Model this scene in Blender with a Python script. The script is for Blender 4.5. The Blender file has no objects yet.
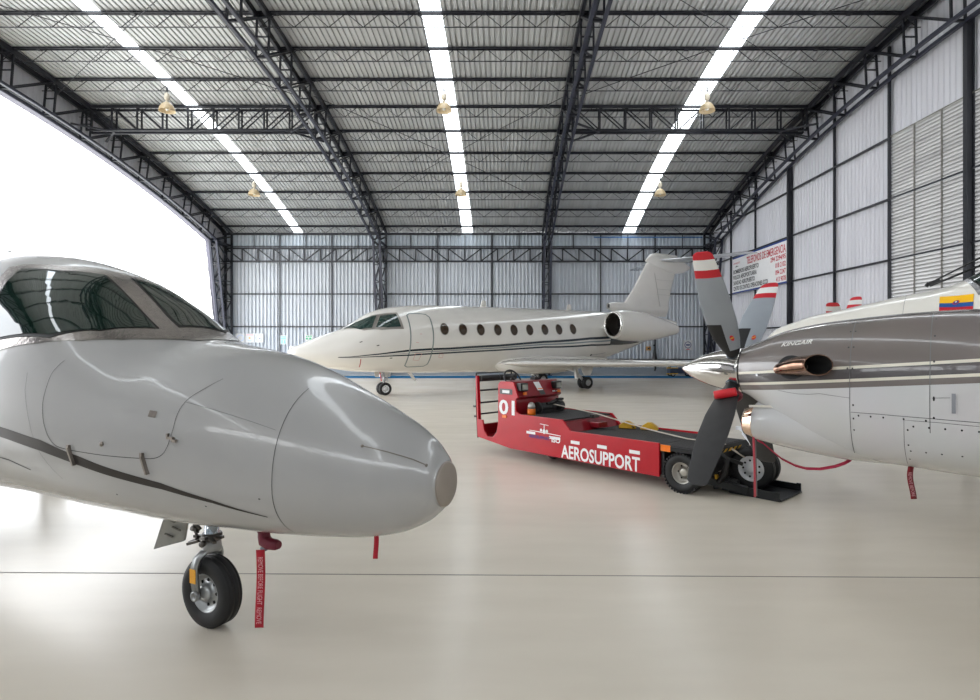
import bpy, bmesh, math, random
import numpy as np
from mathutils import Vector, Matrix
random.seed(7)
PI = math.pi
R = math.radians
scene = bpy.context.scene
COL = scene.collection

# ---------------------------------------------------------------- camera
cam_d = bpy.data.cameras.new('camera')
cam_d.sensor_width = 36.0
cam_d.lens = 580.0 / 980.0 * 36.0
cam_d.shift_x = -14.0 / 980.0
cam_d.shift_y = -7.0 / 980.0
cam_d.clip_end = 400
cam = bpy.data.objects.new('camera', cam_d)
cam.location = (0, 0, 1.75)
cam.rotation_euler = (PI / 2, 0, 0)
COL.objects.link(cam)
scene.camera = cam

# ---------------------------------------------------------------- exposure, world, daylight
vs = scene.view_settings
vs.view_transform = 'Standard'
vs.look = 'None'
vs.gamma = 1.0
vs.use_curve_mapping = False
vs.exposure = 0.5
SKY = 5.0
world = bpy.data.worlds.new('overcast_sky')
scene.world = world
world.use_nodes = True
nt = world.node_tree
nt.nodes.clear()
wo = nt.nodes.new('ShaderNodeOutputWorld')
bg = nt.nodes.new('ShaderNodeBackground')
tc = nt.nodes.new('ShaderNodeTexCoord')
nz = nt.nodes.new('ShaderNodeTexNoise')
nz.inputs['Scale'].default_value = 2.4
nz.inputs['Detail'].default_value = 5
mp = nt.nodes.new('ShaderNodeMapping')
mp.inputs['Scale'].default_value = (1, 1, 3)
cr = nt.nodes.new('ShaderNodeValToRGB')
cr.color_ramp.elements[0].position = 0.3
cr.color_ramp.elements[0].color = (0.80, 0.86, 0.93, 1)
cr.color_ramp.elements[1].position = 0.7
cr.color_ramp.elements[1].color = (1, 1, 1, 1)
nt.links.new(tc.outputs['Generated'], mp.inputs['Vector'])
nt.links.new(mp.outputs[0], nz.inputs['Vector'])
nt.links.new(nz.outputs['Fac'], cr.inputs['Fac'])
nt.links.new(cr.outputs['Color'], bg.inputs['Color'])
bg.inputs['Strength'].default_value = SKY
nt.links.new(bg.outputs[0], wo.inputs['Surface'])

def daylight(name, loc, rot, sx, sy, power, color=(1, 1, 1)):
    l = bpy.data.lights.new(name, 'AREA')
    l.shape = 'RECTANGLE'
    l.size = sx
    l.size_y = sy
    l.energy = power
    l.color = color
    o = bpy.data.objects.new(name, l)
    o.location = loc
    o.rotation_euler = rot
    o.visible_camera = True
    COL.objects.link(o)
    return o
def portal(name, loc, rot, sx, sy):
    o = daylight(name, loc, rot, sx, sy, 1)
    o.data.cycles.is_portal = True
    return o
# the open gable end and the skylights let the sky in
portal('gable_daylight', (-16.2, 16.7, 5.2), (0, -PI / 2, 0), 10.4, 30)
portal('clerestory_daylight', (-2.0, -7.2, 6.6), (PI / 2, 0, 0), 26.0, 1.4)
for sxc in (-11.2, -1.98, 6.78):
    portal('skylight_daylight', (sxc, 12.4, 11.2), (0, 0, 0), 0.7, 38)

# ---------------------------------------------------------------- colour and materials
def lin(c):
    return tuple(((v / 255.0) / 12.92 if v / 255.0 <= 0.04045 else ((v / 255.0 + 0.055) / 1.055) ** 2.4) for v in c)
MATS = {}
def mat(name, rgb, rough=0.5, metal=0.0, var=0.06, scale=6.0, coat=0.0, bump=0.0, bscale=40.0, spec=0.5, trans=0.0, emit=None, rvar=0.0, stretch=None):
    if name in MATS:
        return MATS[name]
    m = bpy.data.materials.new(name)
    m.use_nodes = True
    t = m.node_tree
    b = t.nodes['Principled BSDF']
    c = lin(rgb)
    tcn = t.nodes.new('ShaderNodeTexCoord')
    src = tcn.outputs['Object']
    if stretch:
        mpn = t.nodes.new('ShaderNodeMapping')
        mpn.inputs['Scale'].default_value = stretch
        t.links.new(src, mpn.inputs['Vector'])
        src = mpn.outputs[0]
    n = t.nodes.new('ShaderNodeTexNoise')
    n.inputs['Scale'].default_value = scale
    n.inputs['Detail'].default_value = 4
    t.links.new(src, n.inputs['Vector'])
    r = t.nodes.new('ShaderNodeValToRGB')
    r.color_ramp.elements[0].position = 0.3
    r.color_ramp.elements[1].position = 0.7
    r.color_ramp.elements[0].color = tuple(v * (1 - var) for v in c) + (1,)
    r.color_ramp.elements[1].color = tuple(min(1, v * (1 + var)) for v in c) + (1,)
    t.links.new(n.outputs['Fac'], r.inputs['Fac'])
    t.links.new(r.outputs['Color'], b.inputs['Base Color'])
    b.inputs['Roughness'].default_value = rough
    if rvar:
        mr = t.nodes.new('ShaderNodeMapRange')
        mr.inputs['From Min'].default_value = 0.3
        mr.inputs['From Max'].default_value = 0.7
        mr.inputs['To Min'].default_value = max(0, rough - rvar)
        mr.inputs['To Max'].default_value = rough + rvar
        t.links.new(n.outputs['Fac'], mr.inputs['Value'])
        t.links.new(mr.outputs[0], b.inputs['Roughness'])
    b.inputs['Metallic'].default_value = metal
    b.inputs['Specular IOR Level'].default_value = spec
    b.inputs['Coat Weight'].default_value = coat
    b.inputs['Coat Roughness'].default_value = 0.03
    b.inputs['Transmission Weight'].default_value = trans
    if emit:
        b.inputs['Emission Color'].default_value = lin(emit[:3]) + (1,)
        b.inputs['Emission Strength'].default_value = emit[3]
    if bump:
        n2 = t.nodes.new('ShaderNodeTexNoise')
        n2.inputs['Scale'].default_value = bscale
        t.links.new(src, n2.inputs['Vector'])
        bp = t.nodes.new('ShaderNodeBump')
        bp.inputs['Strength'].default_value = bump
        bp.inputs['Distance'].default_value = 0.01
        t.links.new(n2.outputs['Fac'], bp.inputs['Height'])
        t.links.new(bp.outputs[0], b.inputs['Normal'])
    MATS[name] = m
    return m

STEEL = mat('dark_painted_steel', (30, 31, 38), 0.45, 0.0, 0.15)
STEELB = mat('bluish_painted_steel', (44, 46, 60), 0.4, 0.0, 0.1)
ROOFM = mat('galvanised_roof_sheet', (190, 191, 191), 0.42, 0.25, 0.10, 1.2, stretch=(3, .3, 1))
WALLM = mat('pale_wall_sheet', (200, 204, 210), 0.5, 0.0, 0.05, 1.5, stretch=(1, 1, .3))
WALLR = mat('grey_white_wall_sheet', (208, 208, 214), 0.5, 0.0, 0.05, 1.5, stretch=(1, 1, .3))
LOUV = mat('weathered_louvre_metal', (150, 149, 148), 0.45, 0.1, 0.18, 1.1, stretch=(1, .5, 6))
PLINTH = mat('grey_blue_plinth', (122, 130, 138), 0.5)
BLUEP = mat('blue_floor_paint', (0, 98, 146), 0.6, 0, 0.1, spec=0.08)
TYRE = mat('tyre_rubber', (24, 24, 25), 0.62, 0, 0.2, 20)
RUBR = mat('black_rubber', (18, 18, 19), 0.5, 0, 0.2, 20)
BLKP = mat('black_gloss_paint', (16, 16, 18), 0.3, 0, 0.1)
ALU = mat('brushed_aluminium', (185, 186, 188), 0.28, 0.9, 0.08)
CHROME = mat('polished_metal', (225, 222, 218), 0.07, 1.0, 0.03)
RIMM = mat('wheel_rim_grey', (170, 172, 172), 0.35, 0.6, 0.06)
RIMW = mat('white_wheel_rim', (225, 226, 228), 0.35, 0, 0.04)
REDP = mat('red_tug_paint', (178, 8, 30), 0.3, 0, 0.05, coat=0.25, spec=0.35)
REDD = mat('deep_red_paint', (128, 8, 24), 0.35, 0, 0.08, coat=0.3)
REDF = mat('red_ribbon_fabric', (176, 24, 44), 0.75, 0, 0.08, 30)
MAROON = mat('maroon_cover_leather', (112, 28, 48), 0.5, 0, 0.1, 20, bump=0.3)
DECKM = mat('black_grip_deck', (52, 50, 50), 0.75, 0, 0.12, 60, bump=0.5, bscale=160)
ORANGE = mat('orange_plastic', (238, 120, 20), 0.3)
YELLOW = mat('worn_yellow_paint', (205, 160, 40), 0.5, 0, 0.15)
WHITEP = mat('white_marking', (238, 238, 238), 0.45, 0, 0.02)
BLUEM = mat('blue_marking', (40, 50, 140), 0.45)
PURPLE = mat('purple_marking', (88, 30, 110), 0.45)
CJP = mat('light_grey_jet_paint', (168, 167, 165), 0.25, 0, 0.015, 2, coat=0.5)
GSP = mat('ivory_white_jet_paint', (221, 218, 212), 0.22, 0, 0.02, 2, coat=0.8)
KAC = mat('cream_white_paint', (232, 228, 218), 0.25, 0, 0.02, 2, coat=0.7)
STRIPE = mat('dark_brown_stripe', (44, 39, 36), 0.35, 0, 0.03, coat=0.1, spec=.3)
SEAM = mat('panel_seam', (105, 106, 106), 0.6)
SEAMD = mat('dark_panel_seam', (46, 46, 48), 0.6)
GLASS = mat('tinted_cockpit_glass', (22, 40, 34), 0.03, 0, 0.05, coat=0.0, spec=0.9)
GLASSB = mat('brown_cabin_glass', (58, 46, 34), 0.08, 0, 0.05, spec=0.6)
BRONZE = mat('heat_tinted_bronze', (146, 112, 94), 0.2, 1.0, 0.35, 9, rvar=0.08)
COPPER = mat('polished_copper_lip', (226, 196, 172), 0.08, 1.0, 0.08)
DARKIN = mat('dark_interior', (9, 9, 9), 0.7)
TANTIP = mat('tan_nose_boot', (150, 140, 130), 0.55)

# ---------------------------------------------------------------- mesh helpers
class MB:
    def __init__(s):
        s.v = []; s.f = []; s.m = []; s.s = []
    def add(s, vs_, fs_, m=0, smooth=False):
        o = len(s.v)
        s.v.extend([tuple(p) for p in vs_])
        for f in fs_:
            s.f.append([o + i for i in f]); s.m.append(m); s.s.append(smooth)
        return s
    def box(s, c, size, rot=None, m=0):
        hx, hy, hz = [a / 2 for a in size]
        P = [Vector((x * hx, y * hy, z * hz)) for x in (-1, 1) for y in (-1, 1) for z in (-1, 1)]
        if rot is not None:
            P = [rot @ p for p in P]
        P = [p + Vector(c) for p in P]
        return s.add(P, [(0, 1, 3, 2), (4, 6, 7, 5), (0, 4, 5, 1), (2, 3, 7, 6), (0, 2, 6, 4), (1, 5, 7, 3)], m)
    def bar(s, p, q, w, h=None, up=(0, 0, 1), m=0):
        h = h or w
        p = Vector(p); q = Vector(q)
        d = (q - p).normalized()
        u = Vector(up)
        if abs(d.dot(u)) > 0.98:
            u = Vector((1, 0, 0))
        sd = d.cross(u).normalized()
        u = sd.cross(d).normalized()
        P = []
        for c in (p, q):
            for a, b in ((-1, -1), (1, -1), (1, 1), (-1, 1)):
                P.append(c + sd * (a * w / 2) + u * (b * h / 2))
        return s.add(P, [(3, 2, 1, 0), (4, 5, 6, 7), (0, 1, 5, 4), (1, 2, 6, 5), (2, 3, 7, 6), (3, 0, 4, 7)], m)
    def sweep(s, pts, w, h, side=(1, 0, 0), m=0, smooth=False):
        pts = [Vector(p) for p in pts]
        sd = Vector(side).normalized()
        rows = []
        for i, p in enumerate(pts):
            d = (pts[min(i + 1, len(pts) - 1)] - pts[max(i - 1, 0)]).normalized()
            u = sd.cross(d).normalized()
            rows.append([p + sd * (a * w / 2) + u * (b * h / 2) for a, b in ((-1, -1), (1, -1), (1, 1), (-1, 1))])
        return s.grid(rows, True, True, m, smooth)
    def grid(s, rows, closed=True, caps=True, m=0, smooth=True):
        n = len(rows[0]); o = len(s.v)
        for r_ in rows:
            s.v.extend([tuple(p) for p in r_])
        for i in range(len(rows) - 1):
            for j in range(n if closed else n - 1):
                k = (j + 1) % n
                s.f.append([o + i * n + j, o + i * n + k, o + (i + 1) * n + k, o + (i + 1) * n + j])
                s.m.append(m); s.s.append(smooth)
        if caps and closed:
            s.f.append([o + j for j in range(n)][::-1]); s.m.append(m); s.s.append(False)
            s.f.append([o + (len(rows) - 1) * n + j for j in range(n)]); s.m.append(m); s.s.append(False)
        return s
    def tube(s, pts, r, n=8, m=0, caps=True, taper=None):
        pts = [Vector(p) for p in pts]
        rows = []
        ref = None
        for i, p in enumerate(pts):
            d = (pts[min(i + 1, len(pts) - 1)] - pts[max(i - 1, 0)]).normalized()
            if ref is None:
                ref = Vector((0, 0, 1)) if abs(d.z) < 0.9 else Vector((1, 0, 0))
            sd = d.cross(ref).normalized()
            u = sd.cross(d).normalized()
            ref = u
            rr = r if taper is None else taper[i]
            rows.append([p + sd * (math.cos(2 * PI * k / n) * rr) + u * (math.sin(2 * PI * k / n) * rr) for k in range(n)])
        return s.grid(rows, True, caps, m, True)
    def lathe(s, prof, org=(0, 0, 0), axis=(0, 0, 1), n=32, m=0, smooth=True, caps=True):
        """prof: list of (radius, height along axis)"""
        a = Vector(axis).normalized()
        ref = Vector((0, 0, 1)) if abs(a.z) < 0.9 else Vector((1, 0, 0))
        e1 = a.cross(ref).normalized(); e2 = a.cross(e1).normalized()
        org = Vector(org)
        rows = [[org + a * h + e1 * (r_ * math.cos(2 * PI * k / n)) + e2 * (r_ * math.sin(2 * PI * k / n)) for k in range(n)] for r_, h in prof]
        return s.grid(rows, True, caps, m, smooth)
    def prism(s, poly, v0, ex, ey, ez, m=0):
        """poly of 2D points in the ex/ey plane, pushed along ez (a vector)"""
        v0 = Vector(v0); ex = Vector(ex); ey = Vector(ey); ez = Vector(ez)
        n = len(poly)
        P = [v0 + ex * a + ey * b for a, b in poly]
        P += [p + ez for p in P]
        F = [list(range(n))[::-1], list(range(n, 2 * n))]
        for i in range(n):
            j = (i + 1) % n
            F.append([i, j, n + j, n + i])
        return s.add(P, F, m)
    def build(s, name, mats, parent=None, fix=True, bevel=0.0, autosmooth=False):
        me = bpy.data.meshes.new(name)
        me.from_pydata(s.v, [], s.f)
        if not isinstance(mats, (list, tuple)):
            mats = [mats]
        for mm in mats:
            me.materials.append(mm)
        me.polygons.foreach_set('material_index', s.m)
        me.polygons.foreach_set('use_smooth', s.s)
        if fix:
            b = bmesh.new(); b.from_mesh(me)
            bmesh.ops.recalc_face_normals(b, faces=b.faces)
            b.to_mesh(me); b.free()
        me.update()
        o = bpy.data.objects.new(name, me)
        COL.objects.link(o)
        if parent is not None:
            o.parent = parent
        if bevel:
            bv = o.modifiers.new('bevel', 'BEVEL')
            bv.width = bevel; bv.segments = 2; bv.limit_method = 'ANGLE'; bv.angle_limit = R(40)
        return o

def tag(o, label=None, cat=None, group=None, kind=None):
    if label: o['label'] = label
    if cat: o['category'] = cat
    if group: o['group'] = group
    if kind: o['kind'] = kind
    return o
def empty(name, loc=(0, 0, 0), rz=0.0):
    o = bpy.data.objects.new(name, None)
    o.location = loc; o.rotation_euler = (0, 0, rz)
    o.empty_display_size = 0.3
    COL.objects.link(o)
    return o
def copy_tree(o, parent=None):
    c = o.copy()
    COL.objects.link(c)
    if parent is not None:
        c.parent = parent
    for ch in list(o.children):
        copy_tree(ch, c)
    return c

# ---- lofted bodies (fuselages, nacelles) with a surface one can draw on
def catmull(P, per):
    P = np.array(P, float); n = len(P); out = []
    for i in range(n - 1):
        p0 = P[max(i - 1, 0)]; p1 = P[i]; p2 = P[i + 1]; p3 = P[min(i + 2, n - 1)]
        d1 = abs(p1[0] - p0[0]) + 1e-6; d2 = abs(p2[0] - p1[0]) + 1e-6; d3 = abs(p3[0] - p2[0]) + 1e-6
        # finite difference tangents, scaled to this span (non-uniform)
        m1 = (p2 - p1) if i == 0 else ((p1 - p0) / d1 * d2 * d2 / (d1 + d2) + (p2 - p1) * d1 / (d1 + d2))
        m2 = (p2 - p1) if i == n - 2 else ((p2 - p1) * d3 / (d2 + d3) + (p3 - p2) / d3 * d2 * d2 / (d2 + d3))
        for k in range(per):
            t = k / per
            h00 = 2 * t ** 3 - 3 * t * t + 1; h10 = t ** 3 - 2 * t * t + t
            h01 = -2 * t ** 3 + 3 * t * t; h11 = t ** 3 - t * t
            out.append(h00 * p1 + h10 * m1 + h01 * p2 + h11 * m2)
    out.append(P[-1])
    return np.array(out)
class Body:
    """stations: (x, half width, z top, z bottom, z of max width, exponent); runs from the nose (max x) to the tail"""
    def __init__(s, st, y0=0.0, per=6):
        s.t = catmull(st, per)
        s.t[:, 1] = np.maximum(s.t[:, 1], 0.0005)
        s.y0 = y0
        s.xs = s.t[::-1, 0]
        s.tt = s.t[::-1]
    def sec(s, x):
        return [float(np.interp(x, s.xs, s.tt[:, k])) for k in range(1, 6)]
    def pt(s, x, th, off=0.0):
        """th: degrees from the top, positive towards +y"""
        w, zt, zb, zm, n = s.sec(x)
        a = R(th); sn, cs = math.sin(a), math.cos(a)
        y = w * math.copysign(abs(sn) ** (2.0 / n), sn)
        h = (zt - zm) if cs >= 0 else (zm - zb)
        z = zm + h * math.copysign(abs(cs) ** (2.0 / n), cs)
        p = Vector((x, s.y0 + y, z))
        if off:
            p = p + s.nrm(x, th) * off
        return p
    def nrm(s, x, th):
        e = 0.004
        lo, hi = s.xs[0], s.xs[-1]
        a = s.pt(max(lo, x - e), th); b = s.pt(min(hi, x + e), th)
        c = s.pt(x, th - 0.5); d = s.pt(x, th + 0.5)
        n = (b - a).cross(d - c)
        if n.length < 1e-12:
            return Vector((1, 0, 0))
        n.normalize()
        w, zt, zb, zm, _ = s.sec(x)
        r = s.pt(x, th) - Vector((x, s.y0, zm))
        if n.dot(r + Vector((1e-4 if x > 0 else 0, 0, 0))) < 0:
            n = -n
        return n
    def th_of_z(s, x, z, side):
        w, zt, zb, zm, n = s.sec(x)
        h = (zt - zm) if z >= zm else (zm - zb)
        c = max(-1, min(1, (z - zm) / max(h, 1e-6)))
        c = math.copysign(abs(c) ** (n / 2.0), c)
        return side * math.degrees(math.acos(max(-1, min(1, c))))
    def out(s):
        def f(g):
            x = min(max(g.x, s.xs[0]), s.xs[-1])
            zm = s.sec(x)[3]
            return g - Vector((x if x < s.xs[-1] - .02 else x - .05, s.y0, zm))
        return f
    def xt(s, p):
        x, y, z = p
        w, zt, zb, zm, n = s.sec(x)
        h = (zt - zm) if z >= zm else (zm - zb)
        sn = math.copysign((abs(y - s.y0) / w) ** (n / 2.0), y - s.y0)
        cs = math.copysign((abs(z - zm) / h) ** (n / 2.0), z - zm)
        return (x, math.degrees(math.atan2(sn, cs)))
    def side(s, side):
        return lambda a, b, off: s.pt(a, s.th_of_z(a, b, side), off)
    def polar(s):
        return lambda a, b, off: s.pt(a, b, off)
    def mesh(s, mb, n=64, m=0, open_front=False, open_back=False, x0=None, x1=None):
        rows = []
        for q in s.t:
            if x0 is not None and q[0] > x0: continue
            if x1 is not None and q[0] < x1: continue
            rows.append([s.pt(q[0], 360.0 * k / n) for k in range(n)])
        mb.grid(rows, True, False, m, True)
        o = len(mb.v)
        if not open_front:
            mb.add(rows[0], [list(range(n))], m)
        if not open_back:
            mb.add(rows[-1], [list(range(n))], m)
        return mb

def grid_cut(b, step):
    xs = [v.co.x for v in b.verts]; ys = [v.co.y for v in b.verts]
    def cut(lo, hi, ax):
        st = step[ax] if isinstance(step, (tuple, list)) else step
        k = math.floor(lo / st) + 1
        while k * st < hi:
            co = [0, 0, 0]; no = [0, 0, 0]
            co[ax] = k * st; no[ax] = 1
            bmesh.ops.bisect_plane(b, geom=b.verts[:] + b.edges[:] + b.faces[:], dist=1e-7, plane_co=co, plane_no=no)
            k += 1
    cut(min(xs), max(xs), 0); cut(min(ys), max(ys), 1)
def drape(b, fn, off, step):
    """bends a flat 2D mesh on to a surface: fn(a, b, off) -> point"""
    bmesh.ops.triangulate(b, faces=b.faces[:])
    grid_cut(b, step)
    verts = []
    idx = {}
    for v in b.verts:
        idx[v] = len(verts); verts.append(fn(v.co.x, v.co.y, off))
    faces = [[idx[v] for v in f.verts] for f in b.faces]
    return verts, faces
def orient(verts, faces, fn_out):
    # all faces the same way as the first one's outward direction
    out = []
    for f in faces:
        a, b_, c = [Vector(verts[i]) for i in f[:3]]
        n = (b_ - a).cross(c - a)
        g = sum((Vector(verts[i]) for i in f), Vector()) / len(f)
        out.append(f if n.dot(fn_out(g)) >= 0 else f[::-1])
    return out
def decal(mb, poly, fn, fn_out, off=0.003, step=0.08, m=0, smooth=True):
    b = bmesh.new()
    vs_ = [b.verts.new((p[0], p[1], 0)) for p in poly]
    b.faces.new(vs_)
    V, F = drape(b, fn, off, step)
    b.free()
    mb.add(V, orient(V, F, fn_out), m, smooth)
def stroke2d(pts, w):
    """outline of a polyline of width w (2D)"""
    L = []; Rr = []
    n = len(pts)
    for i, p in enumerate(pts):
        a = pts[max(i - 1, 0)]; b = pts[min(i + 1, n - 1)]
        dx, dy = b[0] - a[0], b[1] - a[1]
        l = math.hypot(dx, dy) or 1
        ww = w[i] if isinstance(w, (list, tuple)) else w
        L.append((p[0] - dy / l * ww / 2, p[1] + dx / l * ww / 2))
        Rr.append((p[0] + dy / l * ww / 2, p[1] - dx / l * ww / 2))
    return L, Rr
def ribbon(mb, pts, w, fn, fn_out, off=0.003, m=0, closed=False, maxseg=0.06):
    P = []
    for i in range(len(pts) - 1 + (1 if closed else 0)):
        a = pts[i]; b = pts[(i + 1) % len(pts)]
        va = fn(a[0], a[1], off); vb = fn(b[0], b[1], off)
        k = max(1, int((vb - va).length / maxseg))
        for j in range(k):
            P.append((a[0] + (b[0] - a[0]) * j / k, a[1] + (b[1] - a[1]) * j / k))
    P.append(pts[0] if closed else pts[-1])
    C = [fn(a, b, off) for a, b in P]
    n = len(C)
    V = []
    for i, c in enumerate(C):
        if closed:
            d = C[(i + 1) % (n - 1)] - C[(i - 1) % (n - 1)] if n > 2 else C[1] - C[0]
        else:
            d = C[min(i + 1, n - 1)] - C[max(i - 1, 0)]
        o = fn_out(c)
        s_ = d.cross(o)
        s_ = s_.normalized() if s_.length > 1e-9 else Vector((0, 0, 1))
        ww = w(i / (n - 1)) if callable(w) else w
        V.append(c + s_ * ww / 2); V.append(c - s_ * ww / 2)
    F = [[2 * i, 2 * i + 1, 2 * i + 3, 2 * i + 2] for i in range(n - 1)]
    mb.add(V, orient(V, F, fn_out), m, True)
def text2d(s, size=1.0, bold=0.0, shear=0.0, sx=1.0, align='LEFT', spacing=1.0):
    c = bpy.data.curves.new('t', 'FONT')
    c.body = s; c.size = size; c.offset = bold; c.shear = shear
    c.align_x = align; c.space_character = spacing; c.fill_mode = 'FRONT'; c.resolution_u = 3
    o = bpy.data.objects.new('t', c)
    COL.objects.link(o)
    dg = bpy.context.evaluated_depsgraph_get()
    me = o.evaluated_get(dg).to_mesh()
    b = bmesh.new(); b.from_mesh(me)
    o.evaluated_get(dg).to_mesh_clear()
    bpy.data.objects.remove(o); bpy.data.curves.remove(c)
    bmesh.ops.remove_doubles(b, verts=b.verts[:], dist=1e-6)
    for v in b.verts:
        v.co.x *= sx; v.co.z = 0
    return b
def text_on(mb, s, fn, fn_out, size, pos, off=0.004, ang=0.0, step=0.08, m=0, fitw=None, mirror=False, **kw):
    b = text2d(s, size, **kw)
    xs = [v.co.x for v in b.verts]
    if fitw and xs:
        k = fitw / (max(xs) - min(xs)); x0 = min(xs)
        for v in b.verts: v.co.x = (v.co.x - x0) * k
    ca, sa = math.cos(ang), math.sin(ang)
    for v in b.verts:
        x, y = v.co.x, v.co.y
        x, y = ca * x - sa * y, sa * x + ca * y
        if mirror: x = -x
        v.co.x = pos[0] + x; v.co.y = pos[1] + y
    V, F = drape(b, fn, off, step)
    b.free()
    mb.add(V, orient(V, F, fn_out), m, False)
def flat(o, ex, ey):
    """surface map of a flat plate: origin, in-plane axes"""
    o = Vector(o); ex = Vector(ex); ey = Vector(ey); n = ex.cross(ey).normalized()
    return (lambda a, b, off: o + ex * a + ey * b + n * off), (lambda g: n)
def rrect(x0, y0, x1, y1, r, n=4):
    P = []
    for cx, cy, a0 in ((x1 - r, y1 - r, 0), (x0 + r, y1 - r, 90), (x0 + r, y0 + r, 180), (x1 - r, y0 + r, 270)):
        for k in range(n + 1):
            a = R(a0 + 90 * k / n)
            P.append((cx + r * math.cos(a), cy + r * math.sin(a)))
    return P
def chaikin(P, it=2, closed=False):
    for _ in range(it):
        Q = [] if closed else [P[0]]
        for i in range(len(P) if closed else len(P) - 1):
            a, b = P[i], P[(i + 1) % len(P)]
            Q += [(a[0] * .75 + b[0] * .25, a[1] * .75 + b[1] * .25), (a[0] * .25 + b[0] * .75, a[1] * .25 + b[1] * .75)]
        if not closed: Q.append(P[-1])
        P = Q
    return P
def rpoly(pts, r, n=4):
    """rounds the corners of a polygon"""
    out = []
    N = len(pts)
    for i in range(N):
        p = Vector(pts[i] + (0,)).to_2d() if False else Vector((pts[i][0], pts[i][1]))
        a = Vector(pts[i - 1]) - p; b = Vector(pts[(i + 1) % N]) - p
        ra = min(r, a.length * 0.45, b.length * 0.45)
        A = p + a.normalized() * ra; B = p + b.normalized() * ra
        for k in range(n + 1):
            t = k / n
            q = A * (1 - t) ** 2 + p * 2 * t * (1 - t) + B * t * t
            out.append((q.x, q.y))
    return out
def ell(cx, cy, rx, ry, n=24):
    return [(cx + rx * math.cos(2 * PI * k / n), cy + ry * math.sin(2 * PI * k / n)) for k in range(n)]
def wing(mb, secs, nrm=(0, 0, 1), m=0, n=14):
    """secs: (x of leading edge, y, z, chord, thickness); chord runs to -x"""
    N = Vector(nrm)
    prof = []
    for k in range(n + 1):
        t = k / n; c = 0.5 * (1 - math.cos(PI * t))
        prof.append((c, 0.6 * (0.2969 * math.sqrt(c) - 0.126 * c - 0.3516 * c * c + 0.2843 * c ** 3 - 0.1015 * c ** 4) / 0.1 * 0.5 * 1.66))
    loop = prof + [(a, -b) for a, b in prof[-2:0:-1]]
    rows = [[Vector((x - ch * a, y, z)) + N * (b * th) for a, b in loop] for x, y, z, ch, th in secs]
    mb.grid(rows, True, True, m, True)
    return mb
def wheel(name, parent, c, axis, r, w, rim_r, rimmat, tread=3, holes=0, dish=0.03, n=40, hub_r=0.035, sink=0.0):
    """wheel > tire (child) ; the rim is the wheel's own mesh"""
    a = Vector(axis).normalized()
    mb = MB()
    hw = w * 0.40
    mb.lathe([(rim_r * 0.98, -hw), (rim_r * 1.03, -hw), (rim_r * 0.95, -hw * 0.8), (rim_r * 0.95, hw * 0.8), (rim_r * 1.03, hw), (rim_r * 0.98, hw),
              (rim_r * 0.90, hw * 0.9), (rim_r * 0.84, hw - dish), (rim_r * 0.42, hw - dish * 0.8), (hub_r * 1.5, hw - dish * 0.2 - sink), (hub_r * 1.4, hw + 0.008 - sink), (hub_r, hw + 0.012 - sink), (0.002, hw + 0.012 - sink)], c, a, n, 0)
    mb.lathe([(rim_r * 0.9, -hw * 0.9), (rim_r * 0.8, -hw * 0.6), (0.01, -hw * 0.6)], c, a, n, 0)
    ref = Vector((0, 0, 1)); e1 = a.cross(ref).normalized(); e2 = a.cross(e1)
    for k in range(holes):
        t = 2 * PI * k / holes
        q = Vector(c) + a * (hw - dish * 0.88) + (e1 * math.cos(t) + e2 * math.sin(t)) * rim_r * 0.64
        mb.lathe([(rim_r * 0.085, 0), (rim_r * 0.085, 0.004), (0.001, 0.004)], q, a, 10, 1)
    o = mb.build(name, [rimmat, DARKIN], parent)
    t = MB()
    P = []
    K = 22
    for k in range(K + 1):
        u = k / K; ang = -PI / 2 + (u - 0.5) * 1.0
    # tyre profile: bead, sidewall bulge, shoulder, grooved crown
    prof = [(rim_r * 1.0, -hw), (rim_r * 1.06, -hw * 1.08), (rim_r + (r - rim_r) * .35, -w / 2 * 0.98), (rim_r + (r - rim_r) * .62, -w / 2), (r * 0.955, -w / 2 * 0.88), (r * 0.985, -w / 2 * 0.68)]
    ng = tread
    for g in range(ng):
        u = -0.45 + 0.9 * (g + 0.5) / ng
        prof += [(r, (u - 0.04) * w), (r * 0.975, (u - 0.03) * w), (r * 0.975, (u + 0.03) * w), (r, (u + 0.04) * w)]
    prof += [(r * 0.985, w / 2 * 0.68), (r * 0.955, w / 2 * 0.88), (rim_r + (r - rim_r) * .62, w / 2), (rim_r + (r - rim_r) * .35, w / 2 * 0.98), (rim_r * 1.06, hw * 1.08), (rim_r * 1.0, hw)]
    t.lathe(prof, c, a, 56, 0, True, False)
    tt = t.build('tire', TYRE, o)
    return o
# ================================================================ the hangar
YB, YF, YC = 31.7, -6.9, 12.4          # rear wall, wall behind the photographer, ridge
XL, XR = -15.55, 11.42
def roof_z(y):
    return 10.82 - 0.0084 * (y - YC) ** 2
SKYL = [(-11.2, 0.24), (-1.98, 0.28), (6.80, 0.33)]

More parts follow.
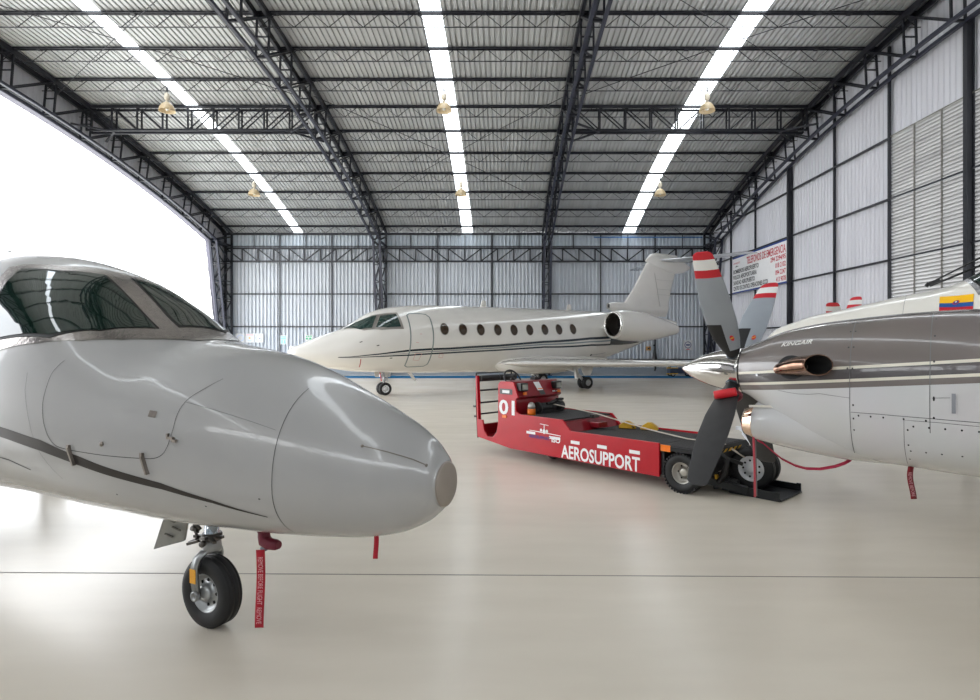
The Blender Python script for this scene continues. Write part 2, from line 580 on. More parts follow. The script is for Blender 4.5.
# floor
def floor_mat():
    m = bpy.data.materials.new('polished_cream_epoxy')
    m.use_nodes = True
    t = m.node_tree; b = t.nodes['Principled BSDF']
    tcn = t.nodes.new('ShaderNodeTexCoord')
    def noise(scale, detail, st=(1, 1, 1)):
        mpn = t.nodes.new('ShaderNodeMapping'); mpn.inputs['Scale'].default_value = st
        n = t.nodes.new('ShaderNodeTexNoise'); n.inputs['Scale'].default_value = scale; n.inputs['Detail'].default_value = detail
        t.links.new(tcn.outputs['Object'], mpn.inputs['Vector']); t.links.new(mpn.outputs[0], n.inputs['Vector'])
        return n
    n1 = noise(0.55, 6, (0.5, 1.3, 1)); n2 = noise(3.0, 5, (0.35, 1.4, 1)); n3 = noise(38, 3)
    r = t.nodes.new('ShaderNodeValToRGB')
    r.color_ramp.elements[0].position = 0.05; r.color_ramp.elements[0].color = lin((208, 198, 182)) + (1,)
    r.color_ramp.elements[1].position = 1.0; r.color_ramp.elements[1].color = lin((240, 232, 217)) + (1,)
    mx = t.nodes.new('ShaderNodeMix'); mx.data_type = 'FLOAT'; mx.inputs[0].default_value = 0.35
    t.links.new(n1.outputs['Fac'], mx.inputs[2]); t.links.new(n2.outputs['Fac'], mx.inputs[3])
    t.links.new(mx.outputs[0], r.inputs['Fac'])
    t.links.new(r.outputs['Color'], b.inputs['Base Color'])
    mr = t.nodes.new('ShaderNodeMapRange')
    mr.inputs['From Min'].default_value = 0.0; mr.inputs['From Max'].default_value = 1.0
    mr.inputs['To Min'].default_value = 0.20; mr.inputs['To Max'].default_value = 0.29
    t.links.new(n2.outputs['Fac'], mr.inputs['Value']); t.links.new(mr.outputs[0], b.inputs['Roughness'])
    b.inputs['Specular IOR Level'].default_value = 0.25
    return m
mb = MB(); mb.box((-2.05, 12.4, -0.1), (27.2, 38.8, 0.2))
fl = mb.build('floor', floor_mat()); tag(fl, 'polished cream epoxy hangar floor', 'floor', kind='structure')
mb = MB(); mb.bar((-15.5, 4.58, 0.0005), (11.3, 4.22, 0.0005), 0.010, 0.003)
tag(mb.build('floor_joint', mat('joint_line_grey', (140, 134, 126), .6), fl), 'thin grey joint line across the cream floor')
mb = MB(); mb.box((-2.05, 29.9, 0.001), (26.8, 2.1, 0.004))
tag(mb.build('floor_stripe', BLUEP, fl), 'blue painted stripe along the foot of the rear wall')
mb = MB(); mb.box((-80, 12.4, -0.16), (128.5, 220, 0.2))
tag(mb.build('ground', mat('pale_apron_concrete', (190, 190, 186), 0.8, 0, .08, .4)), 'pale concrete apron outside the open end', 'ground', kind='structure')

# ---- corrugated sheets
def rib_profile(x0, x1, pitch, d):
    """positions along the sheet with their depth"""
    out = []
    n = int(round((x1 - x0) / pitch)); p = (x1 - x0) / n
    for i in range(n):
        a = x0 + i * p
        out += [(a, 0), (a + p * .62, 0), (a + p * .72, d), (a + p * .90, d)]
    out.append((x1, 0))
    return out
ys = [YB + 0.25 - i * (YB - YF + 0.5) / 40 for i in range(41)]
edges = [XL - 0.15]
for c, h in SKYL: edges += [c - h, c + h]
edges.append(XR + 0.15)
mb = MB()
for i in range(0, len(edges), 2):
    pr = rib_profile(edges[i], edges[i + 1], 0.165, 0.055)
    mb.grid([[(x, y, roof_z(y) + 0.05 + d) for x, d in pr] for y in ys], False, False, 0, False)
ceil = mb.build('ceiling', ROOFM, fix=False); tag(ceil, 'arched ceiling of ribbed galvanised roof sheets', 'ceiling', kind='structure')
def skylight_mat():
    m = bpy.data.materials.new('milky_skylight_sheet')
    m.use_nodes = True
    t = m.node_tree; t.nodes.clear()
    o = t.nodes.new('ShaderNodeOutputMaterial'); mx = t.nodes.new('ShaderNodeMixShader')
    a = t.nodes.new('ShaderNodeBsdfTransparent'); b = t.nodes.new('ShaderNodeBsdfTranslucent')
    n = t.nodes.new('ShaderNodeTexNoise'); n.inputs['Scale'].default_value = 2
    r = t.nodes.new('ShaderNodeValToRGB')
    r.color_ramp.elements[0].color = (.86, .9, .92, 1); r.color_ramp.elements[1].color = (.96, .97, .97, 1)
    t.links.new(n.outputs['Fac'], r.inputs['Fac'])
    t.links.new(r.outputs[0], a.inputs['Color']); b.inputs['Color'].default_value = (.9, .92, .92, 1)
    mx.inputs['Fac'].default_value = 0.25
    t.links.new(a.outputs[0], mx.inputs[1]); t.links.new(b.outputs[0], mx.inputs[2]); t.links.new(mx.outputs[0], o.inputs['Surface'])
    return m
SKM = skylight_mat()
for k, (c, h) in enumerate(SKYL):
    mb = MB()
    mb.grid([[(c - h - .02, y, roof_z(y) + 0.07), (c + h + .02, y, roof_z(y) + 0.07)] for y in ys], False, False, 0, False)
    o = mb.build('window_%d' % (k + 1), SKM, fix=False)
    tag(o, ['milky skylight strip in the roof above the open gable end side', 'milky skylight strip in the middle of the roof', 'milky skylight strip in the roof nearest the louvred wall'][k], 'skylight', kind='structure')

# rear wall
def z_col(y): return roof_z(y)
pr = rib_profile(XL, XR + .1, 0.2, 0.10)
mb = MB()
mb.grid([[(x, YB - d, z) for x, d in pr] for z in (7.02, 0.42)], False, False, 0, False)
wb = mb.build('wall_rear', WALLM, fix=False); tag(wb, 'rear wall of pale ribbed metal sheets', 'wall', kind='structure')
mb = MB(); mb.box((-2.05, YB + 0.03, 0.21), (26.9, 0.14, 0.43))
tag(mb.build('baseboard_rear', PLINTH), 'low grey-blue plinth under the rear wall sheets', 'plinth', kind='structure')
clm = mat('pale_blue_translucent_sheet', (196, 204, 212), 0.4, 0, .05, trans=0.0, emit=None)
mb = MB(); mb.grid([[(x, YB - d + .02, z) for x, d in pr] for z in (7.74, 7.02)], False, False, 0, False)
tag(mb.build('clerestory_sheet', clm, wb, fix=False), 'pale bluish sheet strip along the top of the wall')
colx = [-15.03, -6.55, 2.30, 11.2]
# girts and studs on the inner face
for z, w in ((4.42, .07), (2.64, .07), (0.86, .06), (7.02, .05)):
    mb = MB(); mb.bar((XL, YB - .08, z), (XR, YB - .08, z), .06, w); mb.build('girt', STEEL, wb)
studs = []
for a, b in zip(colx[:-1], colx[1:]):
    for f_ in (1 / 3., 2 / 3.):
        studs.append(a + (b - a) * f_)
for x in studs:
    mb = MB(); mb.bar((x, YB - .09, .42), (x, YB - .09, 7.7), .06, .08, up=(0, 1, 0)); mb.build('stud', STEEL, wb)
for a, b in zip(colx[:-1], colx[1:]):
    for f_ in (1 / 6., .5, 5 / 6.):
        x = a + (b - a) * f_
        mb = MB(); mb.bar((x, YB - .09, 6.9), (x, YB - .09, 7.7), .04, .05, up=(0, 1, 0)); mb.build('strut', STEEL, wb)
mb = MB(); mb.bar((XL, YB - .1, 7.68), (XR, YB - .1, 7.68), .08, .1); mb.build('eave_beam', STEEL, wb)
mb = MB(); mb.bar((4.9, YB - .14, 7.5), (10.8, YB - .14, 7.5), .03, .05); tag(mb.build('blue_strip', mat('bright_blue_strip', (60, 120, 180)), wb), 'thin bright blue strip under the eave')

# eave truss along the rear wall
et = MB()
ye = YB - 0.28
for z in (6.88, 6.17): et.bar((XL + .5, ye, z), (XR - .3, ye, z), .1, .09)
for a, b in zip(colx[:-1], colx[1:]):
    b = min(b, XR - .35)
    n = 10; p = (b - a) / n
    for i in range(n + 1):
        et.bar((a + i * p, ye, 6.17), (a + i * p, ye, 6.88), .07, .06, up=(0, 1, 0))
    for i in range(n):
        u = (6.86, 6.19) if i < n / 2 else (6.19, 6.86)
        et.bar((a + i * p, ye, u[0]), (a + (i + 1) * p, ye, u[1]), .06, .06, up=(0, 1, 0))
tag(et.build('eave_truss', STEEL), 'horizontal dark steel truss running along the upper rear wall', 'truss')

# front wall behind the photographer, with the same sheets
mb = MB()
for x0, x1, z0 in ((XL, XR + .1, 0),):
    pr = rib_profile(x0, x1, 0.25, 0.04)
    mb.grid([[(x, YF + d, z) for x, d in pr] for z in (z0, 5.9)], False, False, 0, False)
wf = mb.build('wall_front', WALLM, fix=False); tag(wf, 'front wall of pale ribbed sheets behind the camera', 'wall', kind='structure')
for z in (1.0, 2.6, 4.4, 5.9):
    mb = MB(); mb.bar((XL, YF + .1, z), (XR, YF + .1, z), .06, .07); mb.build('girt', STEEL, wf)
mb = MB(); mb.box(((XL + XR) / 2, YF + .05, 7.45), (XR - XL, .1, .5))
for k in range(12):
    mb.box((XL + .4 + k * 2.39, YF + .05, 6.6), (.08, .08, 1.4))
mb.build('clerestory_frame', STEEL, wf)

# right gable wall
pr = rib_profile(YF, YB, 0.2, 0.03)
LV0, LV1, LVZ = 5.3, 17.02, 7.8
mb = MB()
for (y, d), (y2, d2) in zip(pr[:-1], pr[1:]):
    zb = LVZ if LV0 < (y + y2) / 2 < LV1 else 0.0
    mb.add([(XR - d, y, zb), (XR - d2, y2, zb), (XR - d2, y2, roof_z(y2) + .04), (XR - d, y, roof_z(y) + .04)], [(0, 1, 2, 3)])
wr = mb.build('wall_right', WALLR, fix=False); tag(wr, 'right gable wall of grey-white ribbed sheets with louvres', 'wall', kind='structure')
posts = [22.9, 14.08, 5.2]
PX = 11.28
for y in posts:
    mb = MB(); zt = roof_z(y) - 1.15
    mb.box((PX - .02, y, zt / 2), (.14, .13, zt)); mb.box((PX + .06, y, zt / 2), (.03, .2, zt))
    mb.build('post', STEEL, wr)
subs = [28.9, 26.1, 19.85, 17.02]
for y in subs:
    mb = MB(); zt = roof_z(y) - .2; mb.box((PX + .03, y, zt / 2), (.07, .07, zt)); mb.build('stud', STEEL, wr)
for z in (0.6, 2.39, 4.18, 5.97, 7.76):
    y1 = YB if z < 7.6 else 31.0
    mb = MB(); mb.bar((PX + .04, LV1, z), (PX + .04, y1, z), .06, .06); mb.build('girt', STEEL, wr)
# louvre bays
for (a, b) in ((14.02, 17.03), (5.25, 14.03)):
    n = 3 if b - a < 4 else 9
    p = (b - a) / n
    for i in range(n):
        y0, y1 = a + i * p - .005, a + (i + 1) * p + .005
        mb = MB()
        z = 0.1
        while z < LVZ - .04:
            mb.add([(XR - .05, y0, z + .105), (XR - .05, y1, z + .105), (XR - .05, y1, z + .065), (XR - .05, y0, z + .065), (XR + .03, y1, z), (XR + .03, y0, z)], [(0, 1, 2, 3), (3, 2, 4, 5)])
            z += 0.10
        tag(mb.build('louvre_panel', LOUV, wr, fix=False), 'weathered horizontal louvre slats')
    mb = MB()
    for i in range(n + 1):
        mb.box((XR - .08, a + i * p, LVZ / 2), (.03, .035, LVZ))
    mb.bar((XR - .08, a, LVZ), (XR - .08, b, LVZ), .05, .04)
    mb.build('louvre_frame', mat('dull_frame_metal', (120, 118, 112), .5, .4), wr)
    for z in (2.39, 4.18, 5.97):
        mb = MB(); mb.bar((XR - .11, a, z), (XR - .11, b, z), .04, .05); mb.build('girt', STEEL, wr)

# trusses: one arch from floor to floor
def arch_truss(x, side_mat=STEEL, w=0.34):
    half = []
    nodes = [30.85 - 1.675 * i for i in range(22)]
    allz = lambda y: roof_z(y)
    mb = MB()
    top = [(y, allz(y) - .10) for y in [31.45] + nodes + [YF + .2] if YF + .1 < y < YB]
    bot = [(y, allz(y) - 1.22 - .02) for y in [29.75] + [n_ - .84 for n_ in nodes] + [-4.95] if -5.0 <= y <= 29.8]
    for sx in (-w / 2, w / 2):
        mb.sweep([(x + sx, y, z) for y, z in top], .09, .17)
        mb.sweep([(x + sx, y, z) for y, z in bot], .09, .09, m=1)
    for i, y in enumerate(nodes):
        yb = y - .42 * (1 if y > YC else -1) * 0.0
        zt = allz(y) - .1
        if y > 29.9 or y < -5.1:
            continue
        nrm_ = Vector((0, 2 * .0084 * (y - YC), 1)).normalized()
        tp = Vector((x, y, zt)); bp_ = tp - nrm_ * 1.13
        for sx in (-w / 2, w / 2):
            mb.bar(tp + Vector((sx, 0, 0)), bp_ + Vector((sx, 0, 0)), .05, .05)
        mb.bar(tp * .5 + bp_ * .5 + Vector((-w / 2, 0, 0)), tp * .5 + bp_ * .5 + Vector((w / 2, 0, 0)), .035)
        mb.bar(tp + Vector((-w / 2, 0, 0)), tp + Vector((w / 2, 0, 0)), .06)
        mb.bar(bp_ + Vector((-w / 2, 0, 0)), bp_ + Vector((w / 2, 0, 0)), .06)
        # diagonal from this top node down to the next bottom node nearer the ridge
        y2 = y - 1.675 if y > YC else y + 1.675
        n2 = Vector((0, 2 * .0084 * (y2 - YC), 1)).normalized()
        b2 = Vector((x, y2, allz(y2) - .1)) - n2 * 1.13
        if abs(y - YC) > .8:
            for sx in (-w / 2, w / 2):
                mb.bar(tp + Vector((sx, 0, 0)), b2 + Vector((sx, 0, 0)), .05, .05)
    # tapered lattice legs
    for yw, s in ((31.42, -1), (-6.62, 1)):
        ztop = roof_z(yw) - .1
        for sx in (-w / 2, w / 2):
            mb.bar((x + sx, yw, 0), (x + sx, yw, ztop), .1, .1, up=(0, 1, 0))
            mb.bar((x + sx, yw + s * .28, 0), (x + sx, yw + s * 1.68, roof_z(yw + s * 1.68) - 1.2), .1, .1, up=(1, 0, 0), m=1)
            for k in range(7):
                z0, z1 = .3 + k * .95, .3 + (k + 1) * .95
                ya = yw + s * (.28 + 1.4 * z0 / 7.0); yb_ = yw + s * (.28 + 1.4 * z1 / 7.0)
                a, b = ((x + sx, yw, z0), (x + sx, yb_, z1)) if k % 2 == 0 else ((x + sx, ya, z0), (x + sx, yw, z1))
                mb.bar(a, b, .045, .045)
                mb.bar((x + sx, yw, z1), (x + sx, yb_, z1), .04, .04)
            mb.bar((x + sx, yw + s * 1.65, 7.0), (x + sx, yw, 7.0), .08, .08)
            mb.bar((x + sx, yw + s * 1.65, 7.05), (x + sx, yw + s * .1, roof_z(yw) - .3), .06, .06)
        for k in range(8):
            z0 = .4 + k * .9
            yy = yw + s * (.28 + 1.4 * z0 / 7.0)
            mb.bar((x - w / 2, yy, z0), (x + w / 2, yy, z0), .04)
            mb.bar((x - w / 2, yy, z0), (x + w / 2, yw + s * (.28 + 1.4 * (z0 + .9) / 7.0), z0 + .9), .035)
            mb.bar((x - w / 2, yw, z0), (x + w / 2, yw, z0), .04)
        mb.box((x, yw + s * .15, .01), (.6, .7, .03))
    return mb
TL = ['arched dark steel roof truss over the open gable end', 'arched steel roof truss that comes down behind the cockpit of the ivory jet',
      'arched steel roof truss that comes down behind the cabin of the ivory jet', 'arched steel roof truss in front of the right gable wall']
for x, lb in zip([-14.92, -6.55, 2.26, 11.02], TL):
    tag(arch_truss(x).build('roof_truss', [STEEL, STEELB]), lb, 'truss', 'arched roof trusses')

# cladding that closes the open gable end above and beside the doorway
def in_z(y):
    if y > 29.75 or y < -4.95:
        d = (YB - .25 - y) if y > 12 else (y - (YF + .25))
        return max(0, (0.28 + 1.4 - (1.68 - d)) / 1.4 * 7.0 - 1.4) if False else max(0.0, (1.68 - (1.68 - d) - .28 * 1) / 1.4 * 6.9)
    return roof_z(y) - 1.28
pr = rib_profile(YF, YB, 0.2, 0.03)
mb = MB()
for (y, d), (y2, d2) in zip(pr[:-1], pr[1:]):
    a, b = (in_z(y), in_z(y2)) if y > 2.0 else (0.0, 0.0)
    a = min(a, roof_z(y) - 1.28); b = min(b, roof_z(y2) - 1.28)
    mb.add([(-15.32 - d, y, a), (-15.32 - d2, y2, b), (-15.32 - d2, y2, roof_z(y2) + .04), (-15.32 - d, y, roof_z(y) + .04)], [(0, 1, 2, 3)])
wl = mb.build('wall_left', WALLR, fix=False); tag(wl, 'ribbed cladding strip framing the open gable end', 'wall', kind='structure')
mb = MB()
pts = [(-15.2, y, in_z(y) if False else roof_z(y) - 1.29) for y in np.linspace(29.75, -4.95, 40)]
mb.sweep([(-15.2, 31.37, 0)] + [(-15.2, 29.75, roof_z(29.75) - 1.29)] , .26, .03)
mb.sweep(pts, .26, .03)
mb.build('edge_flashing', mat('lilac_grey_flashing', (112, 110, 124), .5), wl)

# purlins: slim open-web joists that run the length of the hangar
ORD = ['first', 'second', 'third', 'fourth', 'fifth', 'sixth', 'seventh', 'eighth', 'ninth', 'tenth', 'eleventh', 'twelfth', 'thirteenth',
       'fourteenth', 'fifteenth', 'sixteenth', 'seventeenth', 'eighteenth', 'nineteenth', 'twentieth', 'twenty-first', 'twenty-second']
pm = MB()
for dy in (-.045, .045):
    pm.bar((-15.2, dy, 0), (XR - .1, dy, 0), .04, .05)
pm.bar((-15.2, 0, -.40), (XR - .1, 0, -.40), .022, .022)
x = -15.1; up = True
while x < XR - .6:
    pm.bar((x, 0, -.40 if up else 0), (x + .47, 0, 0 if up else -.40), .016, .016, up=(0, 1, 0))
    if not up: pass
    x += .47; up = not up
for k in range(7):
    pm.box((-14 + k * 3.9, 0, -.01), (.12, .16, .05))
pur = None
for i in range(22):
    y = 30.85 - 1.675 * i
    if pur is None:
        pur = pm.build('purlin', STEEL); o = pur
    else:
        o = pur.copy(); COL.objects.link(o)
    o.location = (0, y, roof_z(y))
    n_ = math.atan(-2 * .0084 * (y - YC))
    o.rotation_euler = (n_, 0, 0)
    tag(o, 'slim black open-web roof purlin, %s from the rear wall' % ORD[i], 'purlin', 'roof purlins')

# deep lattice girders that brace the outer bays
def brace(x0, x1, y, lb):
    zt = roof_z(y) - .06; zb = zt - .82
    mb = MB()
    for dy in (-.15, .15):
        mb.bar((x0, y + dy, zt), (x1, y + dy, zt), .07, .07)
        mb.bar((x0, y + dy, zb), (x1, y + dy, zb), .07, .07)
    n = 9; p = (x1 - x0) / n
    for i in range(n + 1):
        for dy in (-.13, .13):
            mb.bar((x0 + i * p, y + dy, zb), (x0 + i * p, y + dy, zt), .05, .05, up=(0, 1, 0))
        mb.bar((x0 + i * p, y - .13, zb + .4), (x0 + i * p, y + .13, zb + .4), .03)
    for i in range(n):
        a, b = (zt, zb) if i < n / 2 - 0.6 else (zb, zt)
        for dy in (-.13, .13):
            mb.bar((x0 + i * p, y + dy, a), (x0 + (i + 1) * p, y + dy, b), .035, .035, up=(0, 1, 0))
    for xe, s in ((x0, 1), (x1, -1)):
        mb.bar((xe, y - .9, zb - .05), (xe + s * p, y, zb), .06); mb.bar((xe, y + .9, zb - .05), (xe + s * p, y, zb), .06)
    tag(mb.build('lattice_girder', STEEL), lb, 'girder', 'lattice girders in the outer roof bays')
brace(-14.9, -6.75, 20.83, 'deep dark lattice girder across the roof bay by the open gable end')
brace(2.5, 10.8, 20.83, 'deep dark lattice girder across the roof bay by the right gable wall')
# crossed tie rods under the middle bay
def rods(x0, x1, ya, yb, lb):
    mb = MB()
    for a, b in (((x0, ya), (x1, yb)), ((x1, ya), (x0, yb))):
        pts = [(a[0] + (b[0] - a[0]) * k / 8., a[1] + (b[1] - a[1]) * k / 8., roof_z(a[1] + (b[1] - a[1]) * k / 8.) - .52) for k in range(9)]
        mb.tube(pts, .012, 6)
    tag(mb.build('tie_rod', STEEL), lb, 'tie rods', 'crossed tie rods under the roof')
rods(-6.3, 2.0, 27.5, 19.2, 'pair of thin crossed tie rods under the middle roof bay')
rods(-14.8, -6.8, 19.16, 13.0, 'pair of thin crossed tie rods under the roof bay by the opening')
rods(2.5, 10.8, 19.16, 13.0, 'pair of thin crossed tie rods under the roof bay by the louvred wall')

# hanging bell lamps
AMB = mat('yellowed_prismatic_shade', (222, 200, 160), 0.35, 0, .12, 30, spec=.6)
AMB.node_tree.nodes['Principled BSDF'].inputs['Transmission Weight'].default_value = 0.25
LAMPW = mat('lamp_housing_cream', (214, 204, 186), 0.4, 0.1)
def lamp():
    r = empty('bell_lamp')
    mb = MB(); mb.lathe([(.02, .62), (.02, .60), (.05, .58), (.085, .53), (.09, .40), (.07, .36), (.03, .34), (.055, .31), (.06, .27)], n=20)
    mb.build('ballast_housing', LAMPW, r)
    mb = MB(); mb.tube([(0, 0, .6), (0, 0, .78)], .014, 8); mb.box((0, 0, .70), (.05, .02, .2)); mb.build('hanger', STEEL, r)
    mb = MB()
    mb.lathe([(.06, .27), (.13, .24), (.19, .17), (.235, .08), (.255, 0.0), (.26, -.015), (.25, -.012), (.228, .08), (.18, .165), (.12, .225), (.055, .25)], n=36, caps=False)
    mb.build('shade', AMB, r)
    mb = MB(); mb.lathe([(.03, .24), (.035, .18), (.06, .1), (.06, .05), (.03, .01), (.001, .0)], n=16)
    mb.build('bulb', mat('lamp_bulb_glass', (235, 235, 228), 0.2), r)
    return r
LL = [('by the open gable end, in the nearer row', -11.13, 19.16, 9.42), ('by the open gable end, in the farther row', -11.03, 25.6, 8.28),
      ('under the middle skylight, in the nearer row', -1.98, 19.16, 9.42), ('under the middle skylight, in the farther row', -1.9, 25.6, 8.28),
      ('under the skylight nearest the right gable wall, in the nearer row', 6.71, 19.16, 9.42), ('under the skylight nearest the right gable wall, in the farther row', 6.89, 25.6, 8.28)]
L0 = None
for lb, x, y, z in LL:
    o = lamp() if L0 is None else copy_tree(L0)
    L0 = L0 or o
    o.location = (x, y, z)
    tag(o, 'yellowed bell lamp hanging ' + lb, 'lamp', 'hanging bell lamps')

# emergency phone board on the right gable wall
sx_ = PX - .03
mb = MB(); mb.box((sx_, 25.72, 5.02), (.04, 5.5, 1.76))
sb = mb.build('emergency_sign', WHITEP); tag(sb, 'big white board of emergency phone numbers with blue edges', 'sign')
fn, fo = flat((sx_ - .022, 28.47, 4.14), (0, -1, 0), (0, 0, 1))
fo = lambda g: Vector((-1, 0, 0))
_f = fn
fn = lambda a, b, off: _f(a, b, 0) + Vector((-off, 0, 0))
SB = mat('navy_sign_edge', (24, 62, 140), .5); SR = mat('red_sign_letters', (196, 30, 56), .5); SK = mat('black_sign_letters', (40, 40, 46), .5)
mb = MB()
for a, b in ((0.0, .07), (1.69, 1.76)):
    decal(mb, [(0, a), (5.5, a), (5.5, b), (0, b)], fn, fo, .003, 3)
mb.build('blue_edge', SB, sb)
mb = MB(); text_on(mb, 'TELEFONOS DE EMERGENCIA', fn, fo, .46, (1.64, 1.26), .004, fitw=3.72, bold=.006, step=9); mb.build('title_lettering', SR, sb)
mb = MB()
for k, s in enumerate(['BOMBEROS AEROPUERTO', 'POLICIA AEROPORTUARIA', 'SANIDAD AEROPUERTO', 'CENTRO DE CONTROL OPERACIONES (CCO)']):
    text_on(mb, s, fn, fo, .27, (.1, .96 - k * .27), .004, fitw=(2.8, 2.6, 2.4, 3.7)[k], bold=.006, step=9)
mb.build('black_lettering', SK, sb)
mb = MB()
for k, s in enumerate(['294 2294/95', '018 2102', '094 2247', '413 9078']):
    w_ = (1.32, .88, .88, .82)[k]
    text_on(mb, s, fn, fo, .27, (5.36 - w_, 1.0 - k * .29), .004, fitw=w_, bold=.006, step=9)
mb.build('red_numbers', SR, sb)
mb = MB(); text_on(mb, 'aerosupport', fn, fo, .17, (.12, 1.42), .004, fitw=.75, step=9); mb.build('small_red_lettering', SR, sb)
mb = MB(); decal(mb, [(.3, 1.28), (.7, 1.28), (.7, 1.3), (.3, 1.3)], fn, fo, .004, 9); decal(mb, ell(.5, 1.3, .06, .04, 10), fn, fo, .004, 9); mb.build('plane_emblem', SK, sb)

# notices on the rear wall
def notice(name, x, z, w, h, lb, draw, y=YB - .12):
    mb = MB(); mb.box((x, y, z), (w, .02, h))
    o = mb.build(name, mat('notice_card', (206, 206, 206), .6)); tag(o, lb, 'sign', 'notices on the rear wall')
    fnn, foo = flat((x - w / 2, y - .011, z - h / 2), (1, 0, 0), (0, 0, 1))
    foo = lambda g: Vector((0, -1, 0))
    f2 = lambda a, b, off: Vector((x - w / 2 + a, y - .011 - off, z - h / 2 + b))
    draw(o, f2, foo, w, h)
    return o
def ring(mb, f2, foo, cx, cy, r, t):
    P = [(cx + r * math.cos(2 * PI * k / 20), cy + r * math.sin(2 * PI * k / 20)) for k in range(20)]
    ribbon(mb, P, t, f2, foo, .002, closed=True, maxseg=1)
PALEB = mat('pale_blue_print', (170, 190, 225), .5); CYB = mat('light_blue_print', (130, 195, 240), .5); GRN = mat('green_print', (30, 165, 110), .5); PINK = mat('faded_red_print', (225, 150, 160), .5); NAVY = mat('navy_print', (30, 48, 110), .5)
def d1(o, f, g, w, h):
    mb = MB(); ring(mb, f, g, w / 2, h / 2, .17, .03); mb.build('print', PALEB, o)
notice('notice_board', -14.35, 2.02, .47, .5, 'white notice with a pale blue ring, nearest the open gable end', d1)
def d2(o, f, g, w, h):
    mb = MB(); decal(mb, [(.05, .4), (.42, .4), (.42, .44), (.05, .44)], f, g, .002, 9); mb.build('red_print', PINK, o)
    mb = MB(); decal(mb, ell(.23, .25, .05, .05, 12), f, g, .002, 9); mb.build('yellow_print', YELLOW, o)
    mb = MB(); decal(mb, [(.12, .08), (.34, .08), (.34, .12), (.12, .12)], f, g, .002, 9); mb.build('print', PALEB, o)
notice('notice_board', -13.84, 2.02, .47, .5, 'white notice with a yellow dot under red print', d2)
def d3(o, f, g, w, h):
    mb = MB(); ring(mb, f, g, w / 2, h / 2, .17, .025); mb.build('print', PALEB, o)
    mb = MB(); decal(mb, [(.22, .2), (.3, .2), (.3, .24), (.22, .24)], f, g, .003, 9); mb.build('dark_print', NAVY, o)
notice('notice_board', -13.33, 2.02, .47, .5, 'white notice with a thin ring and a small dark mark', d3)
def d4(o, f, g, w, h):
    mb = MB()
    decal(mb, [(.08, .38), (.36, .38), (.36, .44), (.08, .44)], f, g, .002, 9); decal(mb, [(.08, .28), (.36, .28), (.36, .35), (.08, .35)], f, g, .002, 9)
    decal(mb, [(.1, .05), (.19, .05), (.19, .24), (.1, .24)], f, g, .002, 9); decal(mb, [(.24, .05), (.33, .05), (.33, .24), (.24, .24)], f, g, .002, 9)
    mb.build('print', CYB, o)
notice('notice_board', -12.00, 1.92, .45, .5, 'white notice with light blue print beside a wall stud', d4)
def d5(o, f, g, w, h):
    mb = MB()
    decal(mb, [(.06, .24), (.12, .24), (.12, .3), (.06, .3)], f, g, .002, 9); decal(mb, [(.3, .24), (.38, .24), (.38, .31), (.3, .31)], f, g, .002, 9)
    decal(mb, [(.06, .1), (.2, .1), (.14, .2), (.06, .2)], f, g, .002, 9); decal(mb, [(.22, .1), (.36, .1), (.36, .2), (.26, .2)], f, g, .002, 9)
    decal(mb, [(.15, .25), (.27, .25), (.27, .3), (.15, .3)], f, g, .002, 9)
    mb.build('print', GRN, o)
notice('notice_board', -10.62, 2.02, .45, .36, 'small white notice with green print above the nose of the ivory jet', d5)
def d6(o, f, g, w, h):
    mb = MB(); ring(mb, f, g, w / 2, .3, .17, .035); decal(mb, [(.16, .26), (.34, .26), (.37, .34), (.13, .34)], f, g, .002, 9); mb.build('print', NAVY, o)
    mb = MB(); decal(mb, [(.16, .04), (.34, .04), (.34, .08), (.16, .08)], f, g, .002, 9); mb.build('red_print', SR, o)
notice('notice_board', 10.01, 1.62, .5, .55, 'white notice with a round navy symbol, right of the ivory jet tail cone', d6)
# ================================================================ the grey jet in the foreground
CJ = empty('business_jet', (-1.813, 3.6, 0), R(-26.2))
tag(CJ, 'light grey business jet in the left foreground, nose pointing right', 'airplane')
cj = Body([
    # x, half width, top, bottom, widest z, exponent
    (1.722, 0.001, 1.065, 1.055, 1.06, 2.0),
    (1.716, 0.055, 1.12, .995, 1.06, 2.0),
    (1.69, 0.108, 1.178, .945, 1.06, 2.0),
    (1.635, 0.165, 1.245, .885, 1.055, 2.0),
    (1.54, 0.232, 1.312, .825, 1.05, 2.05),
    (1.35, 0.315, 1.405, .765, 1.05, 2.1),
    (1.10, 0.395, 1.510, .735, 1.06, 2.15),
    (0.80, 0.475, 1.625, .715, 1.08, 2.2),
    (0.50, 0.54, 1.70, .71, 1.10, 2.25),
    (0.25, 0.59, 1.737, .70, 1.12, 2.25),
    (0.00, 0.635, 1.780, .70, 1.14, 2.2),
    (-0.25, 0.67, 1.890, .70, 1.17, 2.15),
    (-0.50, 0.70, 2.035, .695, 1.20, 2.1),
    (-0.80, 0.725, 2.19, .695, 1.24, 2.08),
    (-1.20, 0.75, 2.32, .695, 1.28, 2.05),
    (-1.80, 0.77, 2.425, .68, 1.32, 2.03),
    (-2.60, 0.78, 2.47, .68, 1.34, 2.0),
    (-6.2, 0.78, 2.47, .68, 1.38, 2.0),
    (-8.0, 0.62, 2.42, 1.0, 1.6, 2.0),
    (-9.6, 0.32, 2.36, 1.62, 1.95, 2.0),
    (-10.6, 0.05, 2.2, 2.05, 2.1, 2.0)], per=7)
mb = MB(); cj.mesh(mb, 96)
fus = mb.build('fuselage', CJP, CJ)

cjo = cj.out(); cjp = cj.polar()
def on(body, pts): return [body.xt(p) for p in pts]
